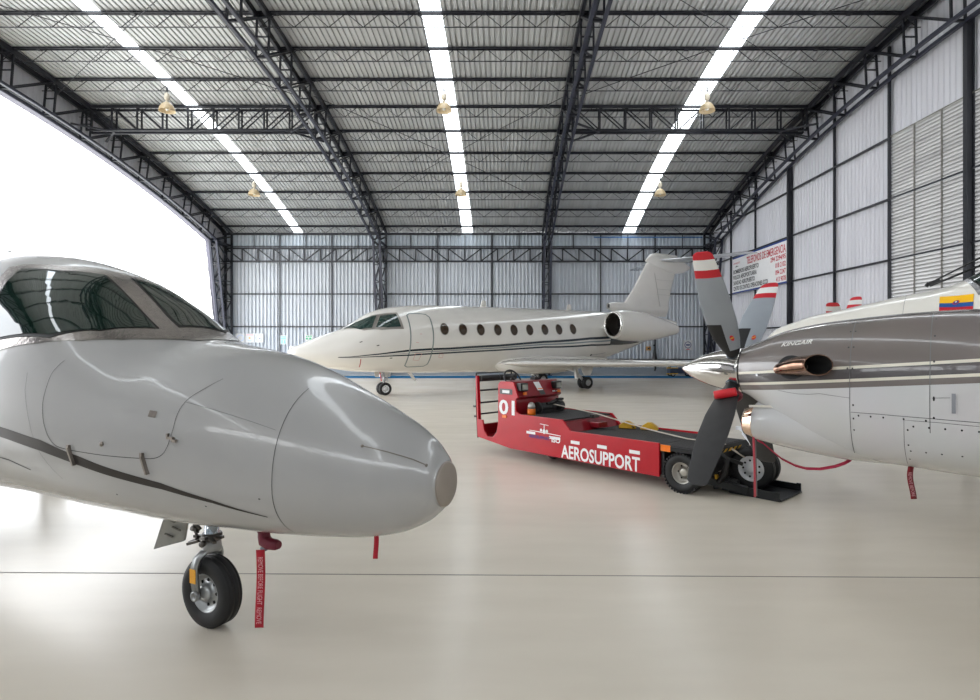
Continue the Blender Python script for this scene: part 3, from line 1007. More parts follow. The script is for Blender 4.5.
# glazing: polished surround, black gasket, glass
fr = on(cj, [(-1.15, -.695, 1.69), (-1.32, -.665, 1.85), (-1.42, -.56, 2.03), (-1.49, -.457, 2.175), (-1.555, -.369, 2.265), (-1.46, -.318, 2.285), (-1.192, -.240, 2.27), (-.973, -.108, 2.25), (-.84, .015, 2.21)]) + \
     [(-.82, 16), (-.6, 34), (-.3, 36)] + on(cj, [(-.05, .26, 1.80), (.039, .113, 1.763), (.043, -.112, 1.762), (-.12, -.29, 1.765), (-.245, -.397, 1.765), (-.447, -.512, 1.760), (-.696, -.599, 1.748), (-.98, -.665, 1.706)])
SURR = mat('polished_window_surround', (170, 164, 160), .16, .85, .12, 30, bump=.15, bscale=60)
mb = MB(); decal(mb, rpoly(fr, .03), cjp, cjo, .004, (.05, 2.5))
mb.build('window_surround', SURR, CJ)
w1 = on(cj, [(-1.397, -.374, 2.232), (-1.085, -.298, 2.212), (-.857, -.159, 2.193), (-.205, -.222, 1.836), (-.398, -.431, 1.82), (-.657, -.562, 1.798), (-1.03, -.644, 1.78), (-1.16, -.67, 1.79), (-1.245, -.62, 1.90), (-1.291, -.534, 2.043), (-1.354, -.464, 2.141)])
w2 = on(cj, [(-.78, -.005, 2.18), (-.72, .12, 2.15)]) + [(-.50, 27), (-.3, 28)] + on(cj, [(-.166, .2, 1.823), (-.18, -.087, 1.849)])
def grow(P, k, kx=.02):
    cx = sum(p[0] for p in P) / len(P); cy = sum(p[1] for p in P) / len(P)
    return [(p[0] + kx * (1 if p[0] > cx else -1), p[1] + k * (1 if p[1] > cy else -1)) for p in P]
for nm, w in (('side', w1), ('front', w2)):
    mb = MB(); decal(mb, rpoly(grow(w, 1.2, .014), .04), cjp, cjo, .007, (.05, 2.5))
    g = mb.build('window_gasket', RUBR, CJ)
    mb = MB(); decal(mb, rpoly(w, .04), cjp, cjo, .010, (.04, 2.5))
    mb.build('cockpit_window', GLASS, CJ)
# dark stripe, tapering towards the nose
st = [(-2.4, -.775, 1.36, .075), (-1.6, -.765, 1.335, .07), (-.825, -.726, 1.243, .058), (-.469, -.696, 1.188, .06), (-.161, -.658, 1.12, .05), (.362, -.564, 1.026, .034), (.65, -.5, .965, .018), (.93, -.412, .901, .004)]
up = [(x, cj.th_of_z(x, z + w / 2, -1)) for x, y, z, w in st]; dn = [(x, cj.th_of_z(x, z - w / 2, -1)) for x, y, z, w in st]
mb = MB(); decal(mb, up + dn[::-1], cjp, cjo, .002, (.06, 3)); mb.build('side_stripe', STRIPE, CJ)
mb = MB(); decal(mb, [(a, -b) for a, b in up + dn[::-1]], cjp, cjo, .002, (.06, 3)); mb.build('side_stripe', STRIPE, CJ)
# panel joints
mb = MB()
ribbon(mb, [(.99, -150 + k * 6) for k in range(22)], .004, cjp, cjo, .0015)                       # radome joint
mb.build('radome_joint', SEAMD, CJ)
mb = MB()
D = on(cj, [(.56, -.36, 1.567), (.505, -.418, 1.517), (.432, -.477, 1.457), (.415, -.514, 1.383), (.419, -.538, 1.3), (.399, -.556, 1.21), (.355, -.568, 1.168), (.275, -.584, 1.159),
            (-.018, -.637, 1.164), (-.31, -.678, 1.179), (-.389, -.687, 1.212), (-.451, -.691, 1.301), (-.488, -.683, 1.408), (-.493, -.661, 1.517), (-.494, -.637, 1.599), (-.452, -.60, 1.66)])
ribbon(mb, chaikin(D), .0035, cjp, cjo, .0015)
mb.build('baggage_door_joint', SEAMD, CJ)
mb = MB()
ribbon(mb, on(cj, [(-.676, -.668, 1.585), (-.651, -.689, 1.485), (-.589, -.702, 1.349), (-.51, -.701, 1.188), (-.355, -.656, 1.002)]), .0025, cjp, cjo, .0015)
mb.build('panel_joint', SEAM, CJ); mb = MB()
ribbon(mb, on(cj, [(.437, -.481, 1.447), (.771, -.422, 1.377), (.968, -.382, 1.325)]), .002, cjp, cjo, .0015)
mb.build('panel_joint', SEAM, CJ)
mb = MB(); ribbon(mb, on(cj, [(-1.05, -.72, 1.10), (-.80, -.72, 1.075), (-.62, -.69, 1.03)]), .006, cjp, cjo, .0015)
mb.build('panel_joint', SEAMD, CJ)
# vent, latches, hooks
LATCH = mat('latch_steel', (128, 120, 112), .35, .8, .15, 30)
p = cj.xt((.272, -.547, 1.384))
mb = MB(); decal(mb, [(p[0] - .024, p[1] - 1.6), (p[0] + .024, p[1] - 1.6), (p[0] + .024, p[1] + 1.6), (p[0] - .024, p[1] + 1.6)], cjp, cjo, .004, (.1, 5))
mb.build('vent_grille', LATCH, CJ)
mb = MB()
q = cj.pt(*cj.xt((.414, -.545, 1.27)), .004)
mb.box(q, (.05, .012, .012)); mb.box(q + Vector((.03, 0, -.012)), (.03, .012, .014)); mb.box(q + Vector((-.02, 0, .012)), (.014, .012, .02))
mb.build('door_latch', LATCH, CJ)
q = cj.pt(*cj.xt((-.014, -.635, 1.221)), .0)
mb = MB(); mb.lathe([(.013, 0), (.013, .006), (.006, .009), (.001, .009)], q, cj.nrm(*cj.xt((-.014, -.635, 1.221))), 14); mb.build('key_lock', LATCH, CJ)
for a, b in (((-.243, -.669, 1.188), (-.205, -.661, 1.098)), ((.256, -.588, 1.173), (.292, -.582, 1.083))):
    A = cj.pt(*cj.xt(a), .008); B = cj.pt(*cj.xt(b), .008)
    mb = MB(); mb.bar(A, B, .012, .02, up=(0, 1, 0)); mb.box(A + Vector((0, 0, .006)), (.018, .014, .022))
    mb.build('strap_hook', LATCH, CJ)
mb = MB()
for s_ in ((.035, -.593, .95), (.6, -.5, .93), (.92, -.42, 1.0)):
    mb = MB(); q = cj.xt(s_); decal(mb, ell(q[0], q[1], .006, .6, 8), cjp, cjo, .002, (.1, 5)); mb.build('rivet_mark', SEAMD, CJ)
mb = MB(); ribbon(mb, on(cj, [(1.386, -.237, 1.252), (1.66, -.09, 1.148)]), .005, cjp, cjo, .003)
for s_ in ((1.386, -.237, 1.252), (1.66, -.09, 1.148)):
    q = cj.pt(*cj.xt(s_), .002); mb.lathe([(.008, 0), (.006, .004), (.001, .005)], q, cj.nrm(*cj.xt(s_)), 10)
mb.build('lightning_strip', LATCH, CJ)
mb = MB()
c0 = (1.72, -.02, 1.07)
tp = []
for k in range(24):
    a = 2 * PI * k / 24
    tp.append((math.cos(a) * .052, math.sin(a) * .075))
cen = Vector((1.735, 0, 1.05))
# boot on the nose tip, cut from the body's own rings
rows = []
for x in (1.7215, 1.719, 1.716, 1.709, 1.702):
    rows.append([cj.pt(x, 360. * k / 40) + Vector((.003, 0, 0)) + (cj.pt(x, 360. * k / 40) - Vector((x, 0, 1.06))) * .012 for k in range(40)])
mb.grid(rows, True, True, 0, True)
mb.build('nose_boot', TANTIP, CJ)
# roof blade antenna
mb = MB(); mb.grid([[Vector((x0 + .10 * math.cos(t) * k, -.0 + .012 * math.sin(t) * k, z)) for t in [2 * PI * j / 16 for j in range(16)]] for x0, z, k in ((-2.52, 2.44, 2.0), (-2.52, 2.478, 1.9), (-2.53, 2.492, 1.3), (-2.54, 2.496, .3))])
mb.build('roof_antenna', CJP, CJ)

# nose gear
G = empty('nose_gear', (0, 0, 0)); G.parent = CJ
NW = wheel('nose_wheel', CJ, (0, 0, .215), (0, -1, 0), .215, .125, .118, RIMM, 3, 8, .03)
bpy.data.objects.remove(G)
SILV = mat('silver_painted_fork', (150, 152, 152), .3, .7, .08)
mb = MB()
for s_ in (-1, 1):
    P = [(-.035, s_ * .078, .205), (-.045, s_ * .085, .30), (-.045, s_ * .085, .37), (-.03, s_ * .078, .43), (.0, s_ * .05, .47), (.01, 0, .485)]
    mb.sweep(P, .055, .018, side=(1, 0, 0), smooth=True)
    mb.lathe([(.03, -.012), (.032, 0), (.03, .014), (.018, .016), (.016, .006), (.001, .006)], (-.035, s_ * .085, .205), (0, s_, 0), 20)
mb.lathe([(.05, 0), (.055, .02), (.05, .06), (.046, .08)], (.005, 0, .46), (0, 0, 1), 20)
mb.build('wheel_fork', SILV, CJ)
mb = MB(); mb.sweep([(-.045, -.0975, .285), (-.046, -.0975, .37)], .05, .004, side=(1, 0, 0)); mb.build('orange_placard', mat('orange_yellow_placard', (236, 168, 40), .5, 0, .05, 90), CJ)
mb = MB(); mb.lathe([(.042, .5), (.042, .72), (.001, .72)], (0, 0, 0), (0, 0, 1), 24, caps=False); mb.build('oleo_strut', mat('chromed_strut', (196, 206, 214), .12, .9, .1), CJ)
mb = MB()
mb.lathe([(.055, .53), (.06, .54), (.06, .565), (.055, .575)], n=20)
for a, b in (((-.12, -.03, .545), (.10, .0, .56)), ((-.10, .02, .53), (-.15, -.05, .50)), ((.05, -.05, .56), (.13, -.08, .555)), ((-.02, -.06, .55), (.07, -.09, .575)), ((-.11, -.02, .56), (-.13, .0, .66)), ((-.13, 0, .66), (-.09, .0, .69)), ((-.05, -.05, .53), (-.13, -.07, .505))):
    mb.bar(a, b, .022, .016)
mb.tube([(-.05, -.04, .60), (-.10, -.045, .63), (-.13, -.03, .60), (-.12, -.02, .56), (-.07, -.05, .54)], .009, 8)
mb.tube([(-.03, .03, .66), (-.09, .02, .68), (-.15, 0, .66)], .012, 8)
mb.lathe([(.018, 0), (.018, .05), (.001, .05)], (-.14, -.03, .59), (1, 0, 0), 12)
mb.lathe([(.016, 0), (.02, .03), (.001, .032)], (.03, -.07, .535), (.3, -1, 0), 12)
mb.build('steering_linkage', mat('gear_steel', (96, 92, 88), .35, .8, .2, 30), CJ)
# door panel hanging beside the leg
def w2l(root, P):
    a = -root.rotation_euler.z; ca, sa = math.cos(a), math.sin(a)
    x, y, z = P[0] - root.location.x, P[1] - root.location.y, P[2]
    return Vector((ca * x - sa * y, sa * x + ca * y, z))
mb = MB()
Q = [w2l(CJ, P) for P in ((-2.225, 3.82, .66), (-2.05, 3.78, .655), (-2.13, 3.86, .43), (-2.36, 3.9, .36))]
nn = (Q[1] - Q[0]).cross(Q[3] - Q[0]).normalized() * .02
mb.add(Q + [q + nn for q in Q], [(0, 1, 2, 3), (7, 6, 5, 4), (0, 4, 5, 1), (1, 5, 6, 2), (2, 6, 7, 3), (3, 7, 4, 0)])
ND = mb.build('gear_door', mat('grey_gear_door', (160, 160, 154), .4, .1, .1), CJ, bevel=.004)
mb = MB()
ctr = sum(Q, Vector()) / 4
e1 = (Q[1] - Q[0]).normalized(); e2 = (Q[3] - Q[0]).normalized()
sgn = -1 if nn.dot(w2l(CJ, (0, 0, 0)) - ctr) < 0 else 1
off_ = nn.normalized() * (-.004 if sgn < 0 else .024)
for u, v in ((-.03, -.06), (.03, .0), (-.01, .06)):
    c_ = ctr + e1 * u + e2 * v + off_
    mb.bar(c_ - e1 * .035 - e2 * .01, c_ + e1 * .035 + e2 * .012, .012, .008)
mb.build('door_rib', mat('gear_door_rib', (120, 118, 112), .5, .2), ND)

# out of frame: wings, tail, engines and main wheels that carry the jet
for s_, nm in ((-1, 'wing'), (1, 'wing')):
    mb = MB(); wing(mb, [(-4.9, s_ * .4, .86, 2.1, .22), (-5.25, s_ * 2.2, .90, 1.5, .16), (-5.7, s_ * 6.0, 1.02, .8, .07)]); mb.build(nm, CJP, CJ)
    mb = MB(); e_ = Body([(-6.3, .24, 2.12, 1.62, 1.87, 2), (-6.35, .28, 2.16, 1.58, 1.87, 2), (-6.9, .33, 2.2, 1.54, 1.87, 2), (-7.8, .28, 2.14, 1.6, 1.87, 2), (-8.3, .16, 2.02, 1.72, 1.87, 2)], y0=s_ * 1.12)
    e_.mesh(mb, 32); mb.box((-7.1, s_ * .78, 1.87), (.9, .3, .08)); mb.build('engine', CJP, CJ)
    wheel('main_wheel', CJ, (-5.9, s_ * 2.0, .26), (0, s_, 0), .26, .16, .13, RIMM, 3, 0)
    mb = MB(); mb.bar((-5.9, s_ * 1.88, .26), (-5.8, s_ * 1.85, .9), .07); mb.build('gear_leg', SILV, CJ)
mb = MB(); wing(mb, [(-7.9, 0, 2.2, 2.6, .2), (-9.7, 0, 4.1, 1.3, .12)], nrm=(0, 1, 0)); mb.build('fin', CJP, CJ)
mb = MB(); wing(mb, [(-10.3, -2.4, 4.15, .6, .05), (-9.6, 0, 4.12, 1.15, .1), (-10.3, 2.4, 4.15, .6, .05)]); mb.build('tailplane', CJP, CJ)

# covers and warning ribbons hung on the jet: things of their own
def vribbon(name, root, top, w, ln, lean, label, text=None, m=REDF, yaw=0.0, wave=.01, group='red warning ribbons'):
    """ribbon hanging from top (local), facing the aisle"""
    r = empty(name, top, 0); r.parent = None
    r.location = root.matrix_basis @ Vector(top)
    r.rotation_euler = (0, 0, yaw)
    tag(r, label, 'ribbon', group)
    N = 16
    def f(a, b, off):
        t = -b / ln
        return Vector((a + lean * t * t, -off + wave * math.sin(t * 5), b))
    rows = [[f(-w / 2, -ln * k / N, 0), f(w / 2, -ln * k / N, 0), f(w / 2, -ln * k / N, -.002), f(-w / 2, -ln * k / N, -.002)] for k in range(N + 1)]
    mb = MB(); mb.grid(rows, True, True); mb.build('ribbon_strip', m, r)
    if text:
        mb = MB()
        text_on(mb, text, lambda a, b, off: f(a, b, off), lambda g: Vector((0, -1, 0)), w * .80, (-w * .30, -.04), .0015, ang=-PI / 2, step=.05, fitw=None, sx=.62)
        mb.build('lettering', mat('ribbon_lettering', (226, 170, 176), .7), r)
    return r
pc = Vector((.47, -.02, 0))
PR = empty('pitot_cover', (0, 0, 0)); PR.location = CJ.matrix_basis @ Vector((.566, -.10, .04)); PR.rotation_euler = CJ.rotation_euler
tag(PR, 'maroon leather cover over the probe under the grey jet', 'cover')
mb = MB(); mb.tube([(0, 0, .665), (0, 0, .65), (.0, 0, .625), (.008, 0, .60), (.04, 0, .588), (.09, 0, .59), (.115, 0, .592)], .03, 14, taper=[.030, .033, .034, .037, .033, .030, .022])
mb.build('cover_body', MAROON, PR)
mb = MB(); mb.tube([(0, 0, .672), (0, 0, .652)], .037, 14); mb.build('cover_band', MAROON, PR)
mb = MB(); mb.tube([(0, 0, .56), (0, 0, .545)], .02, 10); mb.build('ribbon_clip', mat('clip_grey', (120, 120, 130), .4, .5), PR)
mb = MB(); mb.lathe([(.026, .72), (.026, .69), (.001, .69)], (0, 0, 0)); mb.build('probe_base', mat('probe_base_grey', (205, 208, 210), .4), CJ).location = (.566, -.10, .03)
vribbon('warning_ribbon', CJ, (.566, -.125, .595), .048, .43, -.003, 'long red warning ribbon with lettering hanging from the maroon probe cover', 'REMOVE BEFORE FLIGHT  REMOVE', yaw=.05)
vribbon('warning_ribbon', CJ, (1.354, -.10, .80), .024, .13, -.002, 'short plain red ribbon hanging under the tip of the grey jet nose', None, yaw=.02)
# ================================================================ the ivory jet by the rear wall
GS = empty('business_jet', (-4.04, 19.5, 0), R(212.25))
tag(GS, 'ivory white business jet with dark side stripes and oval windows parked by the rear wall', 'airplane')
gs = Body([
    (3.10, 0.001, 1.46, 1.44, 1.45, 2.0),
    (3.07, 0.07, 1.52, 1.38, 1.45, 2.0),
    (2.98, 0.17, 1.59, 1.30, 1.44, 2.0),
    (2.72, 0.34, 1.71, 1.18, 1.43, 2.05),
    (2.11, 0.62, 1.97, 1.00, 1.45, 2.1),
    (1.40, 0.85, 2.23, 0.87, 1.52, 2.1),
    (1.00, 0.94, 2.46, 0.82, 1.60, 2.05),
    (0.55, 1.01, 2.74, .79, 1.68, 2.0),
    (0.00, 1.07, 2.92, .76, 1.76, 2.0),
    (-0.80, 1.12, 3.03, .73, 1.84, 2.0),
    (-2.2, 1.16, 3.08, .70, 1.89, 2.0),
    (-4.5, 1.16, 3.10, .68, 1.90, 2.0),
    (-7.0, 1.15, 3.10, .70, 1.92, 2.0),
    (-8.6, 1.06, 3.09, .86, 2.0, 2.0),
    (-10.2, .86, 3.06, 1.22, 2.15, 2.0),
    (-12.0, .56, 2.98, 1.75, 2.38, 2.0),
    (-13.6, .26, 2.86, 2.25, 2.55, 2.0),
    (-14.3, .06, 2.74, 2.58, 2.66, 2.0)], per=6)
mb = MB(); gs.mesh(mb, 72)
gfus = mb.build('fuselage', GSP, GS)
gout = lambda g: g - Vector((g.x, 0, 1.9))
gS = gs.side(1)
gso = gs.out(); gsp = gs.polar()
def mirror(P): return [(a, -b) for a, b in P]
GSS = mat('dark_teal_stripe', (38, 48, 58), .25, 0, .05, coat=.5); GSS2 = mat('grey_green_stripe', (122, 134, 136), .3, 0, .03, coat=.5)
BEZ = mat('grey_window_bezel', (150, 146, 140), .3, .6, .05)
# stripes
def gline(pts, ws):
    up = [(x, gs.th_of_z(x, z + w / 2, 1)) for (x, z), w in zip(pts, ws)]; dn = [(x, gs.th_of_z(x, z - w / 2, 1)) for (x, z), w in zip(pts, ws)]
    return up + dn[::-1]
L1 = [(1.75, 1.31), (.488, 1.401), (-.494, 1.506), (-1.92, 1.564), (-3.89, 1.661), (-5.807, 1.795), (-8.1, 1.93), (-9.4, 1.99)]
L2 = [(.48, 1.352), (-.505, 1.425), (-1.93, 1.492), (-3.9, 1.582), (-5.815, 1.70), (-8.108, 1.80), (-9.4, 1.86)]
L3 = [(1.75, 1.30), (.476, 1.32), (-.518, 1.355), (-1.944, 1.42), (-3.916, 1.50), (-5.83, 1.60), (-8.2, 1.67), (-9.4, 1.70)]
for pts, ws, m_ in ((L1, [.015, .04, .065, .07, .075, .08, .09, .1], GSS), (L2, [.008, .022, .034, .045, .05, .055, .06], GSS2), (L3, [.01, .03, .045, .05, .055, .06, .065, .07], GSS)):
    for s_ in (1, -1):
        P = gline(pts, ws)
        mb = MB(); decal(mb, P if s_ > 0 else mirror(P), gsp, gso, .004, (.2, 4)); mb.build('side_stripe', m_, GS)
for s_ in (1, -1):
    P = [(-9.3, gs.th_of_z(-9.3, 2.02, 1)), (-9.3, gs.th_of_z(-9.3, 1.68, 1)), (-10.5, gs.th_of_z(-10.5, 1.70, 1)), (-11.5, gs.th_of_z(-11.5, 1.80, 1)), (-10.4, gs.th_of_z(-10.4, 2.0, 1))]
    mb = MB(); decal(mb, P if s_ > 0 else mirror(P), gsp, gso, .005, (.2, 4)); mb.build('side_stripe', GSS, GS)
# door outline
D = on(gs, [(-.498, .715, 2.718), (-.505, .93, 2.45), (-.513, 1.062, 2.141), (-.488, 1.071, 1.555), (-.455, .9, 1.2), (-.443, .661, .956), (-.829, .689, .966), (-1.217, .716, .975), (-1.26, .95, 1.3), (-1.286, 1.118, 1.65), (-1.3, 1.12, 2.0), (-1.29, 1.055, 2.315), (-1.253, .823, 2.69), (-.876, .747, 2.733)])
mb = MB(); ribbon(mb, chaikin(D, 1, True), .045, gsp, gso, .006, closed=True, maxseg=.1); mb.build('cabin_door_outline', mat('door_outline_grey', (120, 132, 130), .4), GS)
# cabin windows
WX = [(-1.718, 2.22), (-2.412, 2.215), (-3.11, 2.21), (-3.81, 2.215), (-4.50, 2.22), (-5.19, 2.23), (-5.88, 2.25), (-6.55, 2.265), (-7.25, 2.285)]
for s_ in (1, -1):
    for x, z in WX:
        P = [(a, gs.th_of_z(a, b, 1)) for a, b in ell(x, z, .165, .21, 22)]; Q = [(a, gs.th_of_z(a, b, 1)) for a, b in ell(x, z, .145, .19, 22)]
        mb = MB(); decal(mb, P if s_ > 0 else mirror(P), gsp, gso, .004, (.1, 5)); w_ = mb.build('cabin_window', BEZ, GS)
        mb = MB(); decal(mb, Q if s_ > 0 else mirror(Q), gsp, gso, .008, (.1, 5)); mb.build('pane', GLASSB, w_)
# cockpit glazing
FR = on(gs, [(1.55, .15, 2.16), (1.05, .22, 2.45), (.72, .40, 2.69), (.25, .53, 2.73), (-.22, .62, 2.745), (-.30, 1.02, 2.20), (.4, .95, 2.17), (.95, .80, 2.17)])
F1 = on(gs, [(1.42, .16, 2.20), (1.05, .24, 2.42), (.78, .42, 2.64), (.453, .53, 2.65), (.70, .80, 2.22), (1.05, .68, 2.20)])
F2 = on(gs, [(.34, .60, 2.65), (-.16, .68, 2.69), (-.21, .97, 2.27), (.20, .92, 2.24), (.58, .83, 2.24)])
GLS = mat('jet_cockpit_glass', (34, 56, 52), .04, 0, .1, spec=.9)
for s_ in (1, -1):
    k = (lambda P: P) if s_ > 0 else mirror
    mb = MB(); decal(mb, k(rpoly(FR, .08)), gsp, gso, .005, (.1, 4)); mb.build('window_surround', BEZ, GS)
    for F in (F1, F2):
        mb = MB(); decal(mb, k(rpoly(F, .06)), gsp, gso, .010, (.1, 4)); mb.build('cockpit_window', GLS, GS)
# small vents, hatches, ports
mb = MB()
for p in ((1.084, .898, 1.781), (.57, 1.007, 1.671), (.105, .925, 1.267)):
    q = gs.xt(p); decal(mb, ell(q[0], q[1], .05, 1.0, 10), gsp, gso, .006, (.2, 8))
mb.build('vent_port', DARKIN, GS)
PKM = mat('faint_red_marking', (196, 120, 112), .5)
mb = MB()
ribbon(mb, on(gs, [(-.70, 1.06, 1.40), (-.66, .95, 1.16), (-.86, .93, 1.15), (-.92, 1.03, 1.40)]), .012, gsp, gso, .007, closed=True)
ribbon(mb, on(gs, [(-.82, 1.106, 2.045), (-.9, 1.106, 2.045)]), .012, gsp, gso, .007)
ribbon(mb, on(gs, [(-.68, 1.113, 1.766), (-.78, 1.113, 1.766)]), .012, gsp, gso, .007)
ribbon(mb, on(gs, [(-1.56, 1.045, 1.38), (-1.7, 1.045, 1.38), (-1.7, 1.0, 1.25), (-1.56, 1.0, 1.25)]), .012, gsp, gso, .007, closed=True)
mb.build('red_marking', PKM, GS)
mb = MB(); ribbon(mb, on(gs, [(1.07, .84, 1.25), (1.05, .70, 1.06), (1.04, .60, .98)]), .03, gsp, gso, .012); mb.build('probe_cover', mat('red_probe_cover', (170, 70, 70), .6), GS)
mb = MB(); ribbon(mb, on(gs, [(-8.35, .857, 1.27), (-9.2, .778, 1.34)]), .035, gsp, gso, .01); mb.build('drain_mast', mat('grey_scoop', (150, 150, 150), .5), GS)
mb = MB(); q = gs.xt((-8.35, .857, 1.27)); decal(mb, ell(q[0], q[1], .05, 2.4, 10), gsp, gso, .012, (.3, 9)); mb.build('drain_opening', DARKIN, GS)
for x in (-3.86, -7.9, -8.0):
    if x == -8.0: continue
    mb = MB(); mb.grid([[Vector((x - .12 * (z - 3.05) + c_ * math.cos(t), .03 * math.sin(t), z)) for t in [2 * PI * j / 12 for j in range(12)]] for z, c_ in ((3.04, .14), (3.3, .1), (3.33, .05))]); mb.build('roof_antenna', GSP, GS)
# engines
for s_ in (1, -1):
    e_ = Body([(-8.72, .48, 2.96, 1.98, 2.47, 2), (-8.74, .51, 2.99, 1.95, 2.47, 2), (-8.9, .55, 3.02, 1.90, 2.46, 2), (-9.6, .60, 3.05, 1.83, 2.44, 2), (-10.3, .58, 2.99, 1.82, 2.41, 2), (-11.3, .42, 2.79, 1.93, 2.36, 2), (-12.3, .20, 2.53, 2.13, 2.33, 2)], y0=s_ * 1.72)
    mb = MB(); e_.mesh(mb, 48, open_front=True)
    en = mb.build('engine', GSP, GS)
    mb = MB(); o_ = (-8.72, s_ * 1.72, 2.47)
    mb.lathe([(.535, -.10), (.52, -.03), (.505, .0), (.485, .03), (.46, .02), (.44, -.04), (.43, -.2)], o_, (1, 0, 0), 48, caps=False); mb.build('intake_lip', CHROME, en)
    mb = MB(); mb.lathe([(.45, -.02), (.43, -.25), (.41, -.75), (.001, -.75)], o_, (1, 0, 0), 40, caps=False); mb.build('intake_duct', mat('dark_intake_duct', (62, 58, 54), .4, .5), en)
    mb = MB()
    for k in range(20):
        t = 2 * PI * k / 20
        c_ = Vector(o_) + Vector((-.62, 0, 0)); u_ = Vector((0, math.cos(t), math.sin(t))); v_ = Vector((0, -math.sin(t), math.cos(t)))
        a_ = [c_ + u_ * .12 + v_ * .02, c_ + u_ * .40 + v_ * .05 + Vector((.03, 0, 0)), c_ + u_ * .40 - v_ * .05 - Vector((.03, 0, 0)), c_ + u_ * .12 - v_ * .03 - Vector((.05, 0, 0))]
        mb.add(a_, [(0, 1, 2, 3)])
    mb.lathe([(.14, -.68), (.12, -.58), (.06, -.50), (.001, -.47)], o_, (1, 0, 0), 20)
    mb.build('fan', mat('fan_titanium', (60, 58, 56), .35, .9), en, fix=False)
    mb = MB(); mb.prism([(0, 0), (-2.3, .1), (-2.3, .2), (-.1, .16)], (-8.85, s_ * .6, 2.34), (1, 0, 0), (0, 0, 1), (0, s_ * .56, 0)); mb.build('pylon', GSP, GS)
    mb = MB()
    for p in ((-8.62, 2.1), (-8.4, 2.0)):
        mb.box((p[0], s_ * 2.28, p[1]), (.07, .03, .05))
    # wings
    mb = MB(); wing(mb, [(-3.9, s_ * .7, 1.02, 4.2, .42), (-4.3, s_ * 1.2, 1.03, 3.6, .34), (-6.6, s_ * 4.4, 1.06, 2.1, .24), (-9.1, s_ * 7.6, 1.13, 1.1, .13), (-9.4, s_ * 7.8, 1.25, .95, .09), (-9.9, s_ * 7.95, 1.75, .5, .04)])
    mb.build('wing', mat('bare_metal_wing_edge', (214, 212, 208), .18, .55, .04), GS)
    mb = MB(); fb = Body([(-3.9, .1, 1.15, .95, 1.05, 2), (-4.2, .40, 1.22, .72, .98, 2), (-5.0, .7, 1.3, .62, .95, 2), (-7.0, .7, 1.3, .62, .95, 2), (-8.8, .3, 1.2, .9, 1.02, 2), (-9.4, .05, 1.15, 1.05, 1.1, 2)], y0=s_ * .62)
    fb.mesh(mb, 32); mb.build('wing_fairing', GSP, GS)
    # main gear
    for dy in (-.13, .13):
        wheel('main_wheel', GS, (-7.55, s_ * 1.45 + dy, .235), (0, s_, 0), .235, .15, .12, RIMM, 2, 8, .03, n=28)
    mb = MB(); mb.bar((-7.55, s_ * 1.3, .235), (-7.55, s_ * 1.6, .235), .05); mb.bar((-7.55, s_ * 1.45, .235), (-7.2, s_ * 1.45, .55), .08); mb.bar((-7.15, s_ * 1.45, .40), (-7.1, s_ * 1.4, .95), .12); mb.bar((-7.1, s_ * 1.4, .65), (-6.6, s_ * 1.0, .85), .05)
    mb.build('main_gear_leg', mat('white_gear_leg', (214, 214, 212), .35, .2), GS)
    mb = MB(); mb.prism([(0, 0), (-.75, 0), (-.55, -.42), (-.25, -.45)], (-7.1, s_ * 1.62, .95), (1, 0, 0), (0, 0, 1), (0, s_ * .04, 0)); mb.build('gear_door', GSP, GS)
# fin, bullet and tailplane
mb = MB(); wing(mb, [(-9.9, 0, 2.95, 3.7, .34), (-10.75, 0, 3.33, 3.05, .30), (-11.05, 0, 3.6, 2.75, .27), (-11.6, 0, 4.25, 2.35, .24), (-12.05, 0, 4.93, 2.15, .22), (-12.55, 0, 5.65, 1.9, .2), (-12.85, 0, 5.84, 1.5, .12)], nrm=(0, 1, 0))
FIN = mb.build('fin', GSP, GS)
mb = MB(); b_ = Body([(-12.3, .03, 5.5, 5.4, 5.45, 2), (-12.6, .12, 5.75, 5.22, 5.5, 2), (-13.2, .17, 5.84, 5.08, 5.45, 2), (-14.1, .17, 5.72, 4.98, 5.35, 2), (-14.9, .12, 5.55, 5.1, 5.32, 2), (-15.25, .02, 5.36, 5.28, 5.32, 2)])
b_.mesh(mb, 28); mb.build('tail_bullet', GSP, GS)
mb = MB(); wing(mb, [(-14.75, -3.5, 5.56, .65, .05), (-13.0, 0, 5.52, 1.6, .14), (-14.75, 3.5, 5.60, .65, .05)]); mb.build('tailplane', mat('silver_tailplane_edge', (206, 210, 214), .2, .5, .04), GS)
mb = MB(); b_ = Body([(-10.05, .11, 3.47, 3.2, 3.33, 2), (-10.2, .13, 3.5, 3.16, 3.33, 2), (-11.2, .14, 3.5, 3.1, 3.3, 2), (-12.2, .05, 3.4, 3.2, 3.3, 2)])
b_.mesh(mb, 24, open_front=True); mb.lathe([(.09, -.06), (.001, -.06)], (-10.05, 0, 3.335), (1, 0, 0), 16, m=1, caps=False); mb.build('fin_scoop', [GSP, DARKIN], GS)
for s_ in (1, -1):
    mb = MB()
    P = Vector((0, s_ * .14, 0))
    fnf = lambda a, b, off: Vector((a, s_ * (.13 + off), b)); fof = lambda g: Vector((0, s_, 0))
    for zz in (4.62, 4.2, 3.95):
        mb.bar((-12.9, s_ * .118, zz), (-14.0, s_ * .02, zz), .012, .02)
    mb.bar((-12.75, s_ * .12, 4.9), (-13.1, s_ * .12, 3.4), .012, .02)
    mb.build('rudder_joint', mat('pale_joint_line', (188, 186, 180), .5), FIN)
